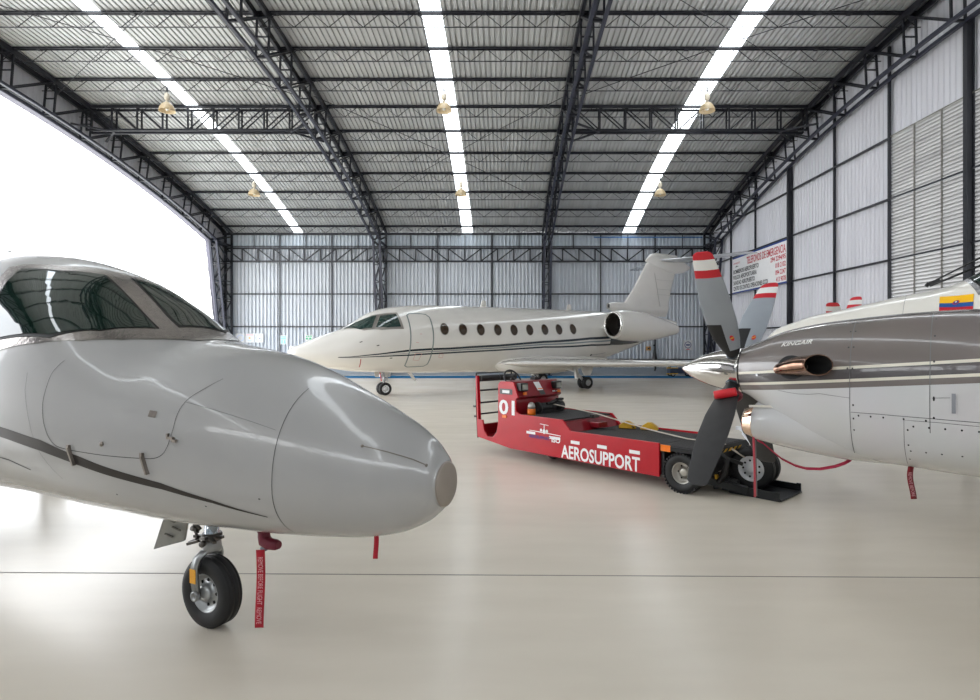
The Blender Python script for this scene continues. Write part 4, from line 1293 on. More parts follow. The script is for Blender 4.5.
# nose gear
for dy in (-.12, .12):
    wheel('nose_wheel', GS, (0, dy, .215), (0, 1 if dy > 0 else -1, 0), .215, .13, .125, RIMW, 2, 8, .025, n=28)
mb = MB()
mb.bar((0, -.12, .215), (0, .12, .215), .04); mb.tube([(0, 0, .2), (-.02, 0, .5), (.05, 0, .95)], .04, 12); mb.bar((.02, 0, .4), (-.30, 0, .85), .04)
mb.bar((-.06, -.04, .32), (-.14, .0, .45), .05, .02); mb.bar((-.14, 0, .45), (-.06, 0, .58), .05, .02); mb.box((.08, 0, .66), (.1, .22, .1)); mb.tube([(.05, .08, .75), (.1, .1, .6), (.02, .09, .45)], .015, 6)
mb.build('nose_gear_leg', mat('grey_white_gear_leg', (186, 188, 190), .3, .5, .1), GS)
mb = MB(); mb.bar((.17, .07, .80), (.12, .1, .48), .035, .02); mb.build('red_gear_sleeve', REDF, GS)
mb = MB()
for y in (-.28,):
    mb.prism([(.25, .02), (-.35, .02), (-.32, -.16), (.2, -.14)], (0, y, .74), (1, 0, 0), (0, 0, 1), (0, .02, 0))
mb.prism([(0, 0), (-.14, 0), (-.34, -.28), (-.26, -.30)], (-.80, .1, .73), (1, 0, 0), (0, 0, 1), (0, .03, 0))
mb.build('gear_door', GSP, GS)
# ================================================================ the twin turboprop on the right
KA = empty('turboprop_airplane', (1.939, 4.72, 0), R(139.5))
tag(KA, 'grey and cream twin turboprop on the right, its nose wheel on the red tug', 'airplane')
nac = Body([
    (-.03, .186, 1.716, 1.344, 1.53, 2.0),
    (-.06, .20, 1.73, 1.33, 1.53, 2.0),
    (-.15, .245, 1.765, 1.27, 1.525, 2.0),
    (-.30, .305, 1.83, 1.15, 1.50, 2.1),
    (-.55, .365, 1.89, .99, 1.45, 2.25),
    (-.85, .40, 1.93, .93, 1.43, 2.35),
    (-1.2, .42, 1.96, .905, 1.41, 2.4),
    (-1.6, .43, 1.97, .89, 1.40, 2.4),
    (-2.4, .42, 1.92, .95, 1.40, 2.2),
    (-3.4, .34, 1.80, 1.1, 1.42, 2.1),
    (-4.6, .12, 1.52, 1.36, 1.44, 2.0)], per=7)
chin = Body([
    (-.085, .20, 1.245, 1.01, 1.127, 2.2),
    (-.11, .225, 1.27, .995, 1.13, 2.2),
    (-.20, .26, 1.30, .975, 1.14, 2.2),
    (-.45, .285, 1.33, .935, 1.14, 2.2),
    (-.75, .28, 1.30, .905, 1.13, 2.2),
    (-1.1, .22, 1.25, .91, 1.12, 2.2)], per=6)
kaf = Body([
    (.63, .001, 1.43, 1.41, 1.42, 2.0),
    (.62, .07, 1.50, 1.34, 1.42, 2.0),
    (.57, .16, 1.62, 1.24, 1.42, 2.0),
    (.45, .26, 1.82, 1.15, 1.42, 2.05),
    (.13, .42, 2.0, 1.05, 1.44, 2.1),
    (-.37, .55, 2.125, .98, 1.48, 2.1),
    (-.82, .63, 2.225, .94, 1.52, 2.1),
    (-1.31, .67, 2.34, .92, 1.56, 2.1),
    (-1.46, .675, 2.42, .915, 1.58, 2.1),
    (-1.75, .69, 2.60, .91, 1.62, 2.1),
    (-2.2, .70, 2.76, .90, 1.68, 2.2),
    (-3.0, .71, 2.82, .89, 1.72, 2.3),
    (-5.6, .70, 2.80, .92, 1.72, 2.3),
    (-7.2, .45, 2.6, 1.35, 1.9, 2.1),
    (-8.8, .08, 2.3, 1.95, 2.1, 2.0)], y0=-2.3, per=6)
def ka_paint():
    m = bpy.data.materials.new('turboprop_nacelle_paint')
    m.use_nodes = True
    t = m.node_tree; b = t.nodes['Principled BSDF']
    tcn = t.nodes.new('ShaderNodeTexCoord'); sx = t.nodes.new('ShaderNodeSeparateXYZ')
    t.links.new(tcn.outputs['Object'], sx.inputs[0])
    mu = t.nodes.new('ShaderNodeMath'); mu.operation = 'MULTIPLY_ADD'; mu.inputs[1].default_value = 0.092
    t.links.new(sx.outputs['X'], mu.inputs[0]); t.links.new(sx.outputs['Z'], mu.inputs[2])
    r = t.nodes.new('ShaderNodeValToRGB'); r.color_ramp.interpolation = 'CONSTANT'
    mr = t.nodes.new('ShaderNodeMapRange'); mr.inputs['From Min'].default_value = 1.0; mr.inputs['From Max'].default_value = 2.0
    t.links.new(mu.outputs[0], mr.inputs['Value']); t.links.new(mr.outputs[0], r.inputs['Fac'])
    grey = lin((120, 112, 108)) + (1,); dk = lin((84, 79, 79)) + (1,); cream = lin((228, 222, 206)) + (1,); wh = lin((206, 206, 206)) + (1,)
    e = r.color_ramp.elements
    e[0].position = 0; e[0].color = wh
    e[1].position = .372; e[1].color = grey
    for p, c in ((.411, cream), (.430, dk), (.499, cream), (.518, grey)):
        q = e.new(p); q.color = c
    n = t.nodes.new('ShaderNodeTexNoise'); n.inputs['Scale'].default_value = 3
    mx = t.nodes.new('ShaderNodeMix'); mx.data_type = 'RGBA'; mx.blend_type = 'MULTIPLY'
    mx.inputs[0].default_value = .08
    t.links.new(r.outputs[0], mx.inputs[6]); t.links.new(n.outputs['Color'], mx.inputs[7])
    t.links.new(tcn.outputs['Object'], n.inputs['Vector'])
    t.links.new(mx.outputs[2], b.inputs['Base Color'])
    b.inputs['Roughness'].default_value = .25
    b.inputs['Coat Weight'].default_value = .7; b.inputs['Coat Roughness'].default_value = .04
    return m
NACP = ka_paint()
mb = MB(); nac.mesh(mb, 80)
KN = mb.build('engine_nacelle', NACP, KA); tag(KN, 'near engine nacelle, grey above and white below with cream stripes')
mb = MB(); chin.mesh(mb, 64, open_front=True, open_back=True)
mb.build('chin_intake_cowl', mat('white_cowl_paint', (206, 206, 206), .25, 0, .02, coat=.7), KA)
mb = MB(); kaf.mesh(mb, 72)
mb.build('fuselage', KAC, KA)
nco = nac.out(); ncp = nac.polar(); cho = chin.out(); chp = chin.polar(); kfo = kaf.out(); kfp = kaf.polar()
SW = mat('cream_lettering', (232, 230, 224), .4)
# joints on the cowling
def zl(body, pts, side=1): return [(x, body.th_of_z(x, z, side)) for x, z in pts]
mb = MB()
ribbon(mb, [(-.83, k) for k in range(20, 160, 5)], .004, ncp, nco, .002)
ribbon(mb, [(-1.265, k) for k in range(16, 112, 5)], .004, ncp, nco, .002)
ribbon(mb, zl(nac, [(-.835, 1.288), (-1.0, 1.288), (-1.27, 1.284), (-1.6, 1.28)]), .004, ncp, nco, .002)
ribbon(mb, zl(nac, [(-1.6, 1.255), (-1.315, 1.262), (-1.131, 1.262), (-1.128, 1.096), (-1.133, .95)]), .003, ncp, nco, .002)
ribbon(mb, zl(nac, [(-.36, 1.405), (-.647, 1.400), (-.83, 1.382)]), .003, ncp, nco, .002)
mb.build('panel_joint', SEAM, KN)
mb = MB()
B_ = []
for th in (26, 40, 58, 76, 98, 108, 118): B_ += [(-.815, th), (-.845, th)] if th < 90 else [(-.85, th)]
for x in (-.88, -.95, -1.02, -1.13, -1.245): B_.append((x, nac.th_of_z(x, 1.268, 1)))
for th in (30, 50, 70, 90, 100): B_.append((-1.285, th))
for x in (-1.18, -1.26, -1.34, -1.42, -1.5): B_.append((x, nac.th_of_z(x, 1.225, 1)))
for x in (-1.16, -1.24, -1.32, -1.42, -1.52): B_.append((x, nac.th_of_z(x, 1.06, 1)))
for z in (1.2, 1.1, 1.0): B_.append((-1.15, nac.th_of_z(-1.15, z, 1)))
for x in (-.12, -.2, -.3): B_.append((x, 40))
for x, th in B_: decal(mb, ell(x, th, .0055, .8, 8), ncp, nco, .003, (.1, 9))
mb.build('cowl_screw', SEAMD, KN)
mb = MB(); decal(mb, zl(nac, [(-1.372, 1.445), (-1.392, 1.445), (-1.392, 1.325), (-1.372, 1.325)]), ncp, nco, .008, (.05, 2)); mb.build('cowl_vent', mat('grey_cowl_vent', (142, 144, 150), .5), KN)
mb = MB(); ribbon(mb, zl(nac, [(-1.276, 1.411), (-1.365, 1.418)]), .003, ncp, nco, .003); mb.build('vent_line', SEAM, KN)
# chrome line round the top of the cowling
mb = MB(); ribbon(mb, [(-.08, 28), (-.3, 24), (-.83, 20), (-1.3, 15), (-2.0, 12)], .006, ncp, nco, .003); mb.build('cowl_ridge', CHROME, KN)
mb = MB(); text_on(mb, 'KINGAIR', lambda a, b, off: nac.pt(a, nac.th_of_z(a, b, 1), off), nco, .042, (-.37, 1.718), .003, ang=0.0, step=.03, fitw=None, sx=1.25, shear=.3) if False else None
mb = MB()
tb = text2d('KINGAIR', .040, bold=.0006, shear=.35)
xs_ = [v.co.x for v in tb.verts]; k_ = .215 / (max(xs_) - min(xs_))
for v in tb.verts: v.co.x = (v.co.x - min(xs_)) * k_
def ft(a, b, off):
    x = -.365 - a
    return nac.pt(x, nac.th_of_z(x, 1.722 + .11 * a + b, 1), off)
V, F = drape(tb, ft, .003, .02); tb.free()
mb.add(V, orient(V, F, nco), 0, False); mb.build('model_lettering', SW, KN)
# exhaust stack on the near side, and one on the far side
def exhaust(s_, par):
    mb = MB()
    # centre, ring normal, half size along the ring's level axis, half height
    ST = [((-.30, .235, 1.545), (-1, .5, .1), .025, .030), ((-.36, .285, 1.555), (-1, .5, .12), .050, .045), ((-.44, .345, 1.575), (-1, .55, .1), .064, .058),
          ((-.53, .405, 1.592), (-1, .6, .05), .070, .066), ((-.62, .460, 1.60), (-.8, .8, .0), .082, .070), ((-.66, .487, 1.602), (-.62, .9, 0), .096, .072)]
    rows = []
    for c_, n_, ra, rb in ST:
        d = Vector(n_).normalized(); sd = Vector((d.y, -d.x, 0)).normalized(); u_ = sd.cross(d).normalized()
        rows.append([Vector((p.x, p.y * s_, p.z)) for p in [Vector(c_) + sd * (ra * math.cos(2 * PI * k / 28)) + u_ * (rb * math.sin(2 * PI * k / 28)) for k in range(28)]])
    def shrink(row, f_):
        c_ = sum(row, Vector()) / len(row)
        return [c_ + (p - c_) * f_ for p in row]
    mb.grid(rows, True, False)
    mb.grid([rows[-1], shrink(rows[-1], .93)], True, False, 0)
    mb.grid([shrink(rows[-1], .93), shrink(rows[-2], .9), shrink(rows[-3], .88)], True, False, 1)
    mb.add(shrink(rows[-3], .88), [list(range(28))], 1)
    return mb.build('exhaust_stack', [BRONZE, DARKIN], par)
exhaust(1, KN); exhaust(-1, KN)
mb = MB(); decal(mb, [(a, nac.th_of_z(a, b, 1)) for a, b in ell(-.455, 1.575, .10, .085, 20)], ncp, nco, .003, (.05, 3)); mb.build('exhaust_cutout', DARKIN, KN)
mb = MB(); decal(mb, ell(-.195, 92, .009, 2.0, 12), ncp, nco, .004, (.1, 9)); mb.build('cowl_button', ALU, KN)
# spinner
mb = MB()
mb.lathe([(.178, -.02), (.18, 0), (.178, .05), (.168, .13), (.145, .23), (.112, .33), (.070, .42), (.035, .475), (.012, .507), (.001, .513)], (0, 0, 1.53), (1, 0, 0), 64)
SP = mb.build('spinner', CHROME, KA)
mb = MB(); mb.lathe([(.183, -.03), (.183, -.022)], (0, 0, 1.53), (1, 0, 0), 64, caps=False); mb.build('spinner_backplate', BLKP, SP)
# blades: grey on one face, black on the other, red and white tips
PGREY = mat('propeller_grey', (150, 156, 162), .42, 0, .04); PBLK = mat('propeller_matt_black', (46, 45, 45), .55, 0, .12, 12)
PRED = mat('propeller_red', (196, 30, 44), .4, 0, .05); PWHT = mat('propeller_white', (226, 226, 222), .4, 0, .03); BOOT = mat('deice_boot', (22, 22, 23), .55, 0, .1, 30)
def blade(par, ang, hub, flip=1):
    """feathered blade; u = outward, h = flight direction"""
    u = Vector((0, math.sin(ang), math.cos(ang))); tq = Vector((0, math.cos(ang), -math.sin(ang))) * flip
    h = Vector((1, 0, 0)); hub = Vector(hub)
    S = [(.10, .045, .045, .0), (.17, .05, .045, .0), (.24, .075, .035, .004), (.34, .10, .024, .01), (.50, .118, .018, .012), (.70, .118, .014, .01), (.88, .106, .011, .004), (.94, .099, .010, .002), (1.01, .092, .009, .0), (1.03, .090, .008, .0), (1.06, .087, .008, -.001), (1.10, .081, .007, -.004), (1.14, .074, .006, -.006), (1.16, .058, .005, -.010), (1.17, .035, .003, -.014)]
    n = 12
    mb = MB()
    rows = []
    for r_, c_, t_, o_ in S:
        tw = R(16 * (1 - r_ / 1.17) - 3)
        a1 = (h * math.cos(tw) + tq * math.sin(tw)); a2 = (tq * math.cos(tw) - h * math.sin(tw))
        row = []
        for k in range(2 * n):
            t = 2 * PI * k / (2 * n)
            x_ = math.cos(t); y_ = math.sin(t) * (1 - .35 * abs(x_))
            row.append(hub + u * r_ + a1 * (c_ * x_ + o_) + a2 * (t_ * y_))
        rows.append(row)
    o = len(mb.v)
    for rr in rows: mb.v.extend([tuple(p) for p in rr])
    N = 2 * n
    for i in range(len(rows) - 1):
        rm = (S[i][0] + S[i + 1][0]) / 2
        for j in range(N):
            t = 2 * PI * (j + .5) / N
            front = math.sin(t) > 0
            if front:
                m_ = 0
                if rm > .94: m_ = 2
                if 1.01 < rm < 1.10: m_ = 3
                if rm < .52 and math.cos(t) > .05: m_ = 4
                if rm < .24: m_ = 4
            else:
                m_ = 1 if rm > .24 else 4
            k = (j + 1) % N
            mb.f.append([o + i * N + j, o + i * N + k, o + (i + 1) * N + k, o + (i + 1) * N + j]); mb.m.append(m_); mb.s.append(True)
    mb.f.append([o + j for j in range(N)]); mb.m.append(4); mb.s.append(False)
    mb.f.append([o + (len(rows) - 1) * N + j for j in range(N)]); mb.m.append(1); mb.s.append(False)
    b_ = mb.build('propeller_blade', [PGREY, PBLK, PRED, PWHT, BOOT], par)
    mb = MB(); c_ = hub + u * .37 + tq * .028 - h * .045
    e1, e2 = h, u
    mb.add([c_ + e1 * (.018 * math.cos(2 * PI * k / 14)) + e2 * (.028 * math.sin(2 * PI * k / 14)) for k in range(14)], [list(range(14))], 0)
    mb.add([c_ + tq * .001 + e1 * a - e2 * a * .6 + e2 * b for a, b in ((-.014, -.006), (.014, -.006), (.014, .008), (-.014, .008))], [(0, 1, 2, 3)], 1)
    mb.build('maker_sticker', [PRED, YELLOW], b_, fix=False)
    mb = MB(); mb.lathe([(.052, .10), (.056, .13), (.056, .17), (.05, .18)], hub, u, 18, caps=False); mb.build('blade_cuff', mat('blade_cuff_steel', (70, 78, 86), .3, .7), b_)
    return b_
for k in range(4):
    blade(KA, R(41.7 + 90 * k), (.035, 0, 1.53))
# chin intake: polished lip and dark mouth
mb = MB()
def chring(x, k, dx=0): 
    w, zt, zb, zm, n_ = chin.sec(x)
    P = []
    for j in range(48):
        p = chin.pt(x, 360. * j / 48); c_ = Vector((x, 0, (zt + zb) / 2)); P.append(c_ + (p - c_) * k + Vector((dx, 0, 0)))
    return P
mb.grid([chring(-.14, 1.01), chring(-.11, 1.01, 0), chring(-.088, 1.0, .02), chring(-.088, .95, .034), chring(-.088, .88, .03), chring(-.088, .84, .0), chring(-.088, .82, -.08)], True, False)
mb.build('intake_lip', COPPER, KA)
mb = MB(); mb.grid([chring(-.088, .83, -.05), chring(-.088, .70, -.25)], True, False); mb.add(chring(-.088, .70, -.25), [list(range(48))]); mb.build('intake_mouth', mat('intake_mouth_grey', (70, 66, 66), .4, .4), KA)
mb = MB(); mb.bar((-.12, .20, 1.262), (-.32, .225, 1.275), .02, .018); mb.build('fairing_strip', KAC, KA)
# fuselage dressing
fl_ = on(kaf, [(-1.168, -1.938, 2.176), (-1.418, -1.835, 2.190), (-1.414, -1.732, 2.032), (-1.17, -1.789, 2.034)])
def lerp(a, b, t): return (a[0] + (b[0] - a[0]) * t, a[1] + (b[1] - a[1]) * t)
for t0, t1, col in ((0, .5, (250, 190, 20)), (.5, .75, (20, 80, 150)), (.75, 1, (190, 20, 40))):
    mb = MB()
    a, b, c, d = lerp(fl_[0], fl_[3], t0), lerp(fl_[1], fl_[2], t0), lerp(fl_[1], fl_[2], t1), lerp(fl_[0], fl_[3], t1)
    decal(mb, [a, b, c, d], kfp, kfo, .004, (.05, 3))
    FB = mb.build('flag_band', mat('flag_%d' % int(t0 * 100), col, .4), KA)
fc = ((fl_[0][0] + fl_[1][0]) / 2, (fl_[0][1] + fl_[3][1] + fl_[1][1] + fl_[2][1]) / 4 - .4)
mb = MB(); decal(mb, ell(fc[0], fc[1], .026, 2.0, 18), kfp, kfo, .006, (.05, 3), m=0); decal(mb, ell(fc[0], fc[1], .019, 1.5, 18), kfp, kfo, .007, (.05, 3), m=1); decal(mb, ell(fc[0], fc[1] - .3, .008, .7, 10), kfp, kfo, .008, (.05, 3), m=2)
mb.build('flag_emblem', [mat('flag_red', (190, 20, 40)), mat('flag_blue', (20, 60, 140)), WHITEP], KA)
# windscreen
ws = on(kaf, [(-1.42, -1.99, 2.30), (-1.50, -1.83, 2.22)]) + [(-1.75, 58), (-2.15, 56), (-2.25, 30), (-2.0, 12), (-1.5, 5), (-1.38, 14)]
mb = MB(); decal(mb, rpoly(grow(ws, 2.5, .05), .05), kfp, kfo, .004, (.06, 4)); mb.build('windscreen_frame', mat('bright_windscreen_frame', (205, 206, 208), .25, .7, .06, 20), KA)
mb = MB(); decal(mb, rpoly(grow(ws, .8, .012), .05), kfp, kfo, .008, (.06, 4)); mb.build('windscreen_seal', RUBR, KA)
mb = MB(); decal(mb, rpoly(ws, .05), kfp, kfo, .011, (.06, 4)); mb.build('windscreen', GLASS, KA)
# cabin windows on the side
for k in range(5):
    mb = MB(); decal(mb, [(a, kaf.th_of_z(a, b, 1)) for a, b in ell(-3.2 - k * .65, 2.2, .16, .18, 20)], kfp, kfo, .006, (.1, 5)); mb.build('cabin_window', GLASSB, KA)
# nose cone boot, wiper
P0 = w2l(KA, (0, 0, 0))
def wpt(px, py, Y): return w2l(KA, ((px - 504) * Y / 580., Y, 1.75 - (py - 343) * Y / 580.))
mb = MB()
mb.tube([wpt(926, 286.5, 5.72), wpt(929, 283, 5.70)], .018, 8)
mb.tube([wpt(928, 285, 5.70), wpt(938, 279, 5.64), wpt(960, 268, 5.45), wpt(982, 257, 5.28)], .008, 8)
mb.tube([wpt(930, 286, 5.68), wpt(945, 280, 5.58), wpt(984, 264, 5.24)], .010, 8)
mb.bar(wpt(929, 284, 5.69), wpt(940, 280, 5.62), .03, .03)
mb.build('wiper', RUBR, KA)
mb = MB(); ribbon(mb, [(-.89, k) for k in range(8, 100, 6)], .003, kfp, kfo, .002); mb.build('nose_joint', SEAM, KA)
# far engine with its propeller
OFF = -4.4
fe = copy_tree(KN); fe.location = (0, OFF, 0); fe.parent = KA
for o in [c for c in KA.children if c.name.split('.')[0] in ('chin_intake_cowl', 'intake_lip', 'intake_mouth', 'fairing_strip', 'spinner')]:
    q = copy_tree(o); q.location = (0, OFF, 0); q.parent = KA
for k in range(4):
    blade(KA, R(51 + 90 * k), (.035, OFF, 1.53))
# wings, tail and main wheels
for s_ in (1, -1):
    yc = -2.3
    mb = MB()
    if s_ > 0:
        wing(mb, [(-1.9, yc + .3, 1.15, 2.3, .34), (-2.0, yc + 1.9, 1.2, 2.1, .30), (-2.2, yc + 3.0, 1.24, 1.9, .26), (-2.5, yc + 5.0, 1.38, 1.4, .18)])
    else:
        wing(mb, [(-1.9, yc - .3, 1.15, 2.3, .34), (-2.0, yc - 2.6, 1.2, 2.0, .28), (-2.7, yc - 6.4, 1.5, 1.2, .14)])
    mb.build('wing', KAC, KA)
    wheel('main_wheel', KA, (-3.1, yc + s_ * 2.3 + .14, .27), (0, 1, 0), .27, .17, .13, RIMW, 3, 0)
    wheel('main_wheel', KA, (-3.1, yc + s_ * 2.3 - .14, .27), (0, -1, 0), .27, .17, .13, RIMW, 3, 0)
    mb = MB(); mb.bar((-3.1, yc + s_ * 2.3, .27), (-3.0, yc + s_ * 2.3, 1.1), .08); mb.bar((-3.1, yc + s_ * 2.3 - .15, .27), (-3.1, yc + s_ * 2.3 + .15, .27), .05); mb.build('main_gear_leg', SILV, KA)
mb = MB(); wing(mb, [(-6.3, -2.3, 2.5, 2.6, .2), (-7.6, -2.3, 4.1, 1.2, .1)], nrm=(0, 1, 0)); mb.build('fin', KAC, KA)
mb = MB(); wing(mb, [(-8.0, -4.4, 4.12, .7, .06), (-7.5, -2.3, 4.1, 1.2, .12), (-8.0, -.2, 4.12, .7, .06)]); mb.build('tailplane', KAC, KA)
# nose wheel standing on the cradle of the tug
NWC = w2l(KA, (2.94, 6.86, .272))
for dy, nm in ((.0, 1), (-.20, 0)):
    wheel('nose_wheel', KA, (NWC.x, NWC.y + dy, .272), (0, 1, 0) if dy == 0 else (0, -1, 0), .246, .15, .148, RIMW, 3, 9 if dy == 0 else 0, .022)
mb = MB(); mb.bar((NWC.x, NWC.y - .22, .272), (NWC.x, NWC.y + .02, .272), .05); mb.bar((NWC.x, NWC.y - .10, .272), (NWC.x - .25, NWC.y - .10, 1.15), .07)
mb.build('nose_gear_leg', SILV, KA)
mb = MB(); A = wpt(739, 428, 6.9); B = wpt(752, 436, 6.6); mb.bar(A, B, .035, .03); mb.bar(wpt(743, 433, 6.9), wpt(754, 446, 6.6), .03, .03); mb.bar(B, Vector((NWC.x - .1, NWC.y - .10, .62)), .03); mb.box(A, (.06, .05, .04))
mb.build('steering_link', mat('white_link', (222, 224, 228), .35, .2), KA)
# ================================================================ the red tug
TG = empty('aircraft_tug', (2.2785, 7.33, 0), R(-46.8))
tag(TG, 'long red low aircraft tug with a black deck and white AEROSUPPORT lettering', 'tug')
HW = .585
side_poly = [(-3.33, .24), (-2.57, .15), (0, .15), (0, .555), (-1.38, .545), (-1.53, .685), (-2.36, .685), (-2.45, .72), (-2.45, .90), (-2.40, .935), (-2.50, 1.16), (-2.79, 1.16), (-2.84, 1.11), (-2.84, .52),
             (-2.88, .36), (-2.97, .27), (-3.09, .27), (-3.17, .35), (-3.21, .52), (-3.33, .52)]
far_poly = [(-3.33, .24), (-2.57, .15), (0, .15), (0, .555), (-1.38, .545), (-1.53, .685), (-2.45, .685), (-2.84, .685), (-2.84, .52), (-2.88, .36), (-2.97, .27), (-3.09, .27), (-3.17, .35), (-3.21, .52), (-3.33, .52)]
mb = MB(); mb.prism(side_poly, (0, -HW, 0), (1, 0, 0), (0, 0, 1), (0, .03, 0)); mb.build('side_panel', REDP, TG, bevel=.004)
mb = MB(); mb.prism(far_poly, (0, HW, 0), (1, 0, 0), (0, 0, 1), (0, -.03, 0)); mb.build('side_panel', REDP, TG, bevel=.004)
mb = MB()
mb.box((-1.28, 0, .34), (2.54, 1.10, .34)); mb.prism([(-2.56, .2), (-2.56, .5), (-2.84, .5), (-2.84, .22)], (0, -.55, 0), (1, 0, 0), (0, 0, 1), (0, 1.10, 0))
mb.prism([(-1.39, .5), (-1.52, .655), (-2.5, .655), (-2.5, .5)], (0, -.555, 0), (1, 0, 0), (0, 0, 1), (0, 1.11, 0))
mb.box((-3.30, 0, .34), (.05, 1.12, .2)); mb.box((-3.08, 0, .26), (.5, 1.1, .03))
mb.build('chassis', REDD, TG)
mb = MB(); mb.prism([(0, .51), (0, .532), (-1.36, .522), (-1.36, .50)], (0, -.55, 0), (1, 0, 0), (0, 0, 1), (0, 1.10, 0)); mb.build('grip_deck', DECKM, TG)
mb = MB(); mb.box((-1.98, 0, .665), (.86, 1.10, .02)); mb.build('grip_deck', DECKM, TG)
mb = MB(); mb.box((-1.36, .02, .585), (.16, .22, .08)); mb.build('step_box', REDD, TG, bevel=.01)
mb = MB(); mb.box((-1.42, .0, .70), (.07, .13, .05)); mb.tube([(-1.42, -.08, .70), (-1.42, .08, .70)], .018, 10); mb.build('strap_guide', BLKP, TG)
# console
mb = MB()
prof = [(-2.84, .5), (-2.84, 1.11), (-2.79, 1.16), (-2.50, 1.16), (-2.40, .935), (-2.46, .90), (-2.46, .5)]
mb.prism(prof, (0, -.555, 0), (1, 0, 0), (0, 0, 1), (0, .955, 0)); CON = mb.build('console', REDD, TG, bevel=.008)
LIG = mat('headlight_glass', (120, 120, 112), .15, .3)
for y in (-.47, .30):
    mb = MB(); mb.box((-2.42, y, 1.085), (.10, .15, .12)); h_ = mb.build('headlight', BLKP, CON, bevel=.01)
    mb = MB(); mb.box((-2.365, y, 1.085), (.012, .11, .075)); mb.build('lens', LIG, h_)
    mb = MB(); mb.box((-2.385, y + .02, .985), (.02, .06, .04)); mb.build('indicator', ORANGE, CON)
# stickers on the sloping face
d_ = Vector((-2.40 + 2.50, 0, .935 - 1.16)).normalized()
fs = lambda a, b, off: Vector((-2.50, 0, 1.16)) + d_ * (-b) + Vector((0, a, 0)) + Vector((.91, 0, .41)) * off
fso = lambda g: Vector((.91, 0, .41))
mb = MB(); decal(mb, [(-.17, -.02), (-.04, -.02), (.0, -.16), (-.12, -.16)], fs, fso, .005, 9); mb.build('white_sticker', WHITEP, CON)
mb = MB(); decal(mb, [(-.115, -.13), (.0, -.13), (.003, -.145), (-.11, -.145)], fs, fso, .007, 9); mb.build('orange_line', ORANGE, CON)
mb = MB(); decal(mb, [(-.105, -.165), (.01, -.165), (.03, -.235), (-.09, -.235)], fs, fso, .005, 9); mb.build('black_sticker', mat('worn_black_sticker', (70, 72, 68), .5, 0, .3, 60), CON)
mb = MB(); decal(mb, [(.2, -.18), (.27, -.18), (.27, -.205), (.2, -.205)], fs, fso, .005, 9); decal(mb, [(.29, -.185), (.33, -.185), (.33, -.2), (.29, -.2)], fs, fso, .005, 9); mb.build('white_marking', WHITEP, CON)
# writing on the near side
sf = lambda a, b, off: Vector((a, -HW - off, b)); sfo = lambda g: Vector((0, -1, 0))
mb = MB(); text_on(mb, '01', sf, sfo, .30, (-2.815, .665), .003, fitw=.345, bold=.008, step=9); mb.build('number_lettering', WHITEP, TG)
mb = MB(); text_on(mb, 'AEROSUPPORT', sf, sfo, .245, (-1.545, .168), .003, fitw=1.28, bold=.006, step=9); mb.build('name_lettering', WHITEP, TG)
for x, z in ((-1.37, .395), (-.92, .395), (-.42, .395)):
    mb = MB(); decal(mb, [(x, z - .018), (x + .155, z - .018), (x + .155, z + .026), (x, z + .026)], sf, sfo, .004, 9); mb.build('white_label', WHITEP, TG)
# emblem with a small aircraft
mb = MB()
decal(mb, [(-2.16, .47), (-1.55, .452), (-1.55, .462), (-1.86, .475), (-2.16, .478)], sf, sfo, .004, 9)
decal(mb, ell(-1.865, .485, .03, .035, 14), sf, sfo, .004, 9); decal(mb, ell(-1.925, .50, .022, .022, 12), sf, sfo, .004, 9); decal(mb, ell(-1.81, .495, .022, .022, 12), sf, sfo, .004, 9)
decal(mb, [(-1.872, .5), (-1.856, .5), (-1.858, .585), (-1.870, .585)], sf, sfo, .004, 9); decal(mb, [(-1.945, .583), (-1.78, .575), (-1.78, .583), (-1.945, .592)], sf, sfo, .004, 9)
mb.build('aircraft_emblem', WHITEP, TG)
mb = MB(); decal(mb, [(-2.22, .42), (-2.04, .42), (-2.04, .458), (-2.22, .458)], sf, sfo, .003, 9); mb.build('white_label', WHITEP, TG)
mb = MB(); decal(mb, [(-1.77, .395), (-1.56, .395), (-1.56, .435), (-1.77, .435)], sf, sfo, .003, 9); mb.build('white_label', WHITEP, TG)
mb = MB(); text_on(mb, 'AEROSUPPORT', sf, sfo, .06, (-2.17, .372), .005, fitw=.42, bold=.003, step=9); mb.build('small_lettering', PURPLE, TG)
mb = MB(); text_on(mb, 'ISO', sf, sfo, .085, (-1.72, .355), .005, fitw=.16, bold=.003, step=9); mb.build('small_lettering', WHITEP, TG)
mb = MB(); decal(mb, [(-2.80, .965), (-2.52, .965), (-2.52, 1.05), (-2.80, 1.05)], sf, sfo, .003, 9); pl = mb.build('maker_plate', mat('black_white_plate', (70, 68, 70), .4, 0, .3, 40), TG)
mb = MB(); decal(mb, [(-2.74, .985), (-2.58, .985), (-2.58, 1.03), (-2.74, 1.03)], sf, sfo, .005, 9); mb.build('plate_print', WHITEP, pl)
mb = MB(); mb.box((-2.69, -HW - .006, .625), (.09, .012, .04)); mb.build('side_reflector', ORANGE, TG)
mb = MB(); mb.box((.075, -HW + .02, .50), (.13, .012, .075)); mb.build('side_reflector', ORANGE, TG)
# beacon
mb = MB(); mb.lathe([(.062, 0), (.064, .02), (.06, .085), (.058, .09)], (-2.28, -.42, .676), n=24); bc = mb.build('beacon', ORANGE, TG)
mb = MB(); mb.lathe([(.058, .09), (.056, .13), (.045, .165), (.02, .185), (.001, .187)], (-2.28, -.42, .676), n=24); mb.build('beacon_cap', mat('silver_beacon_cap', (176, 174, 168), .3, .6), bc)
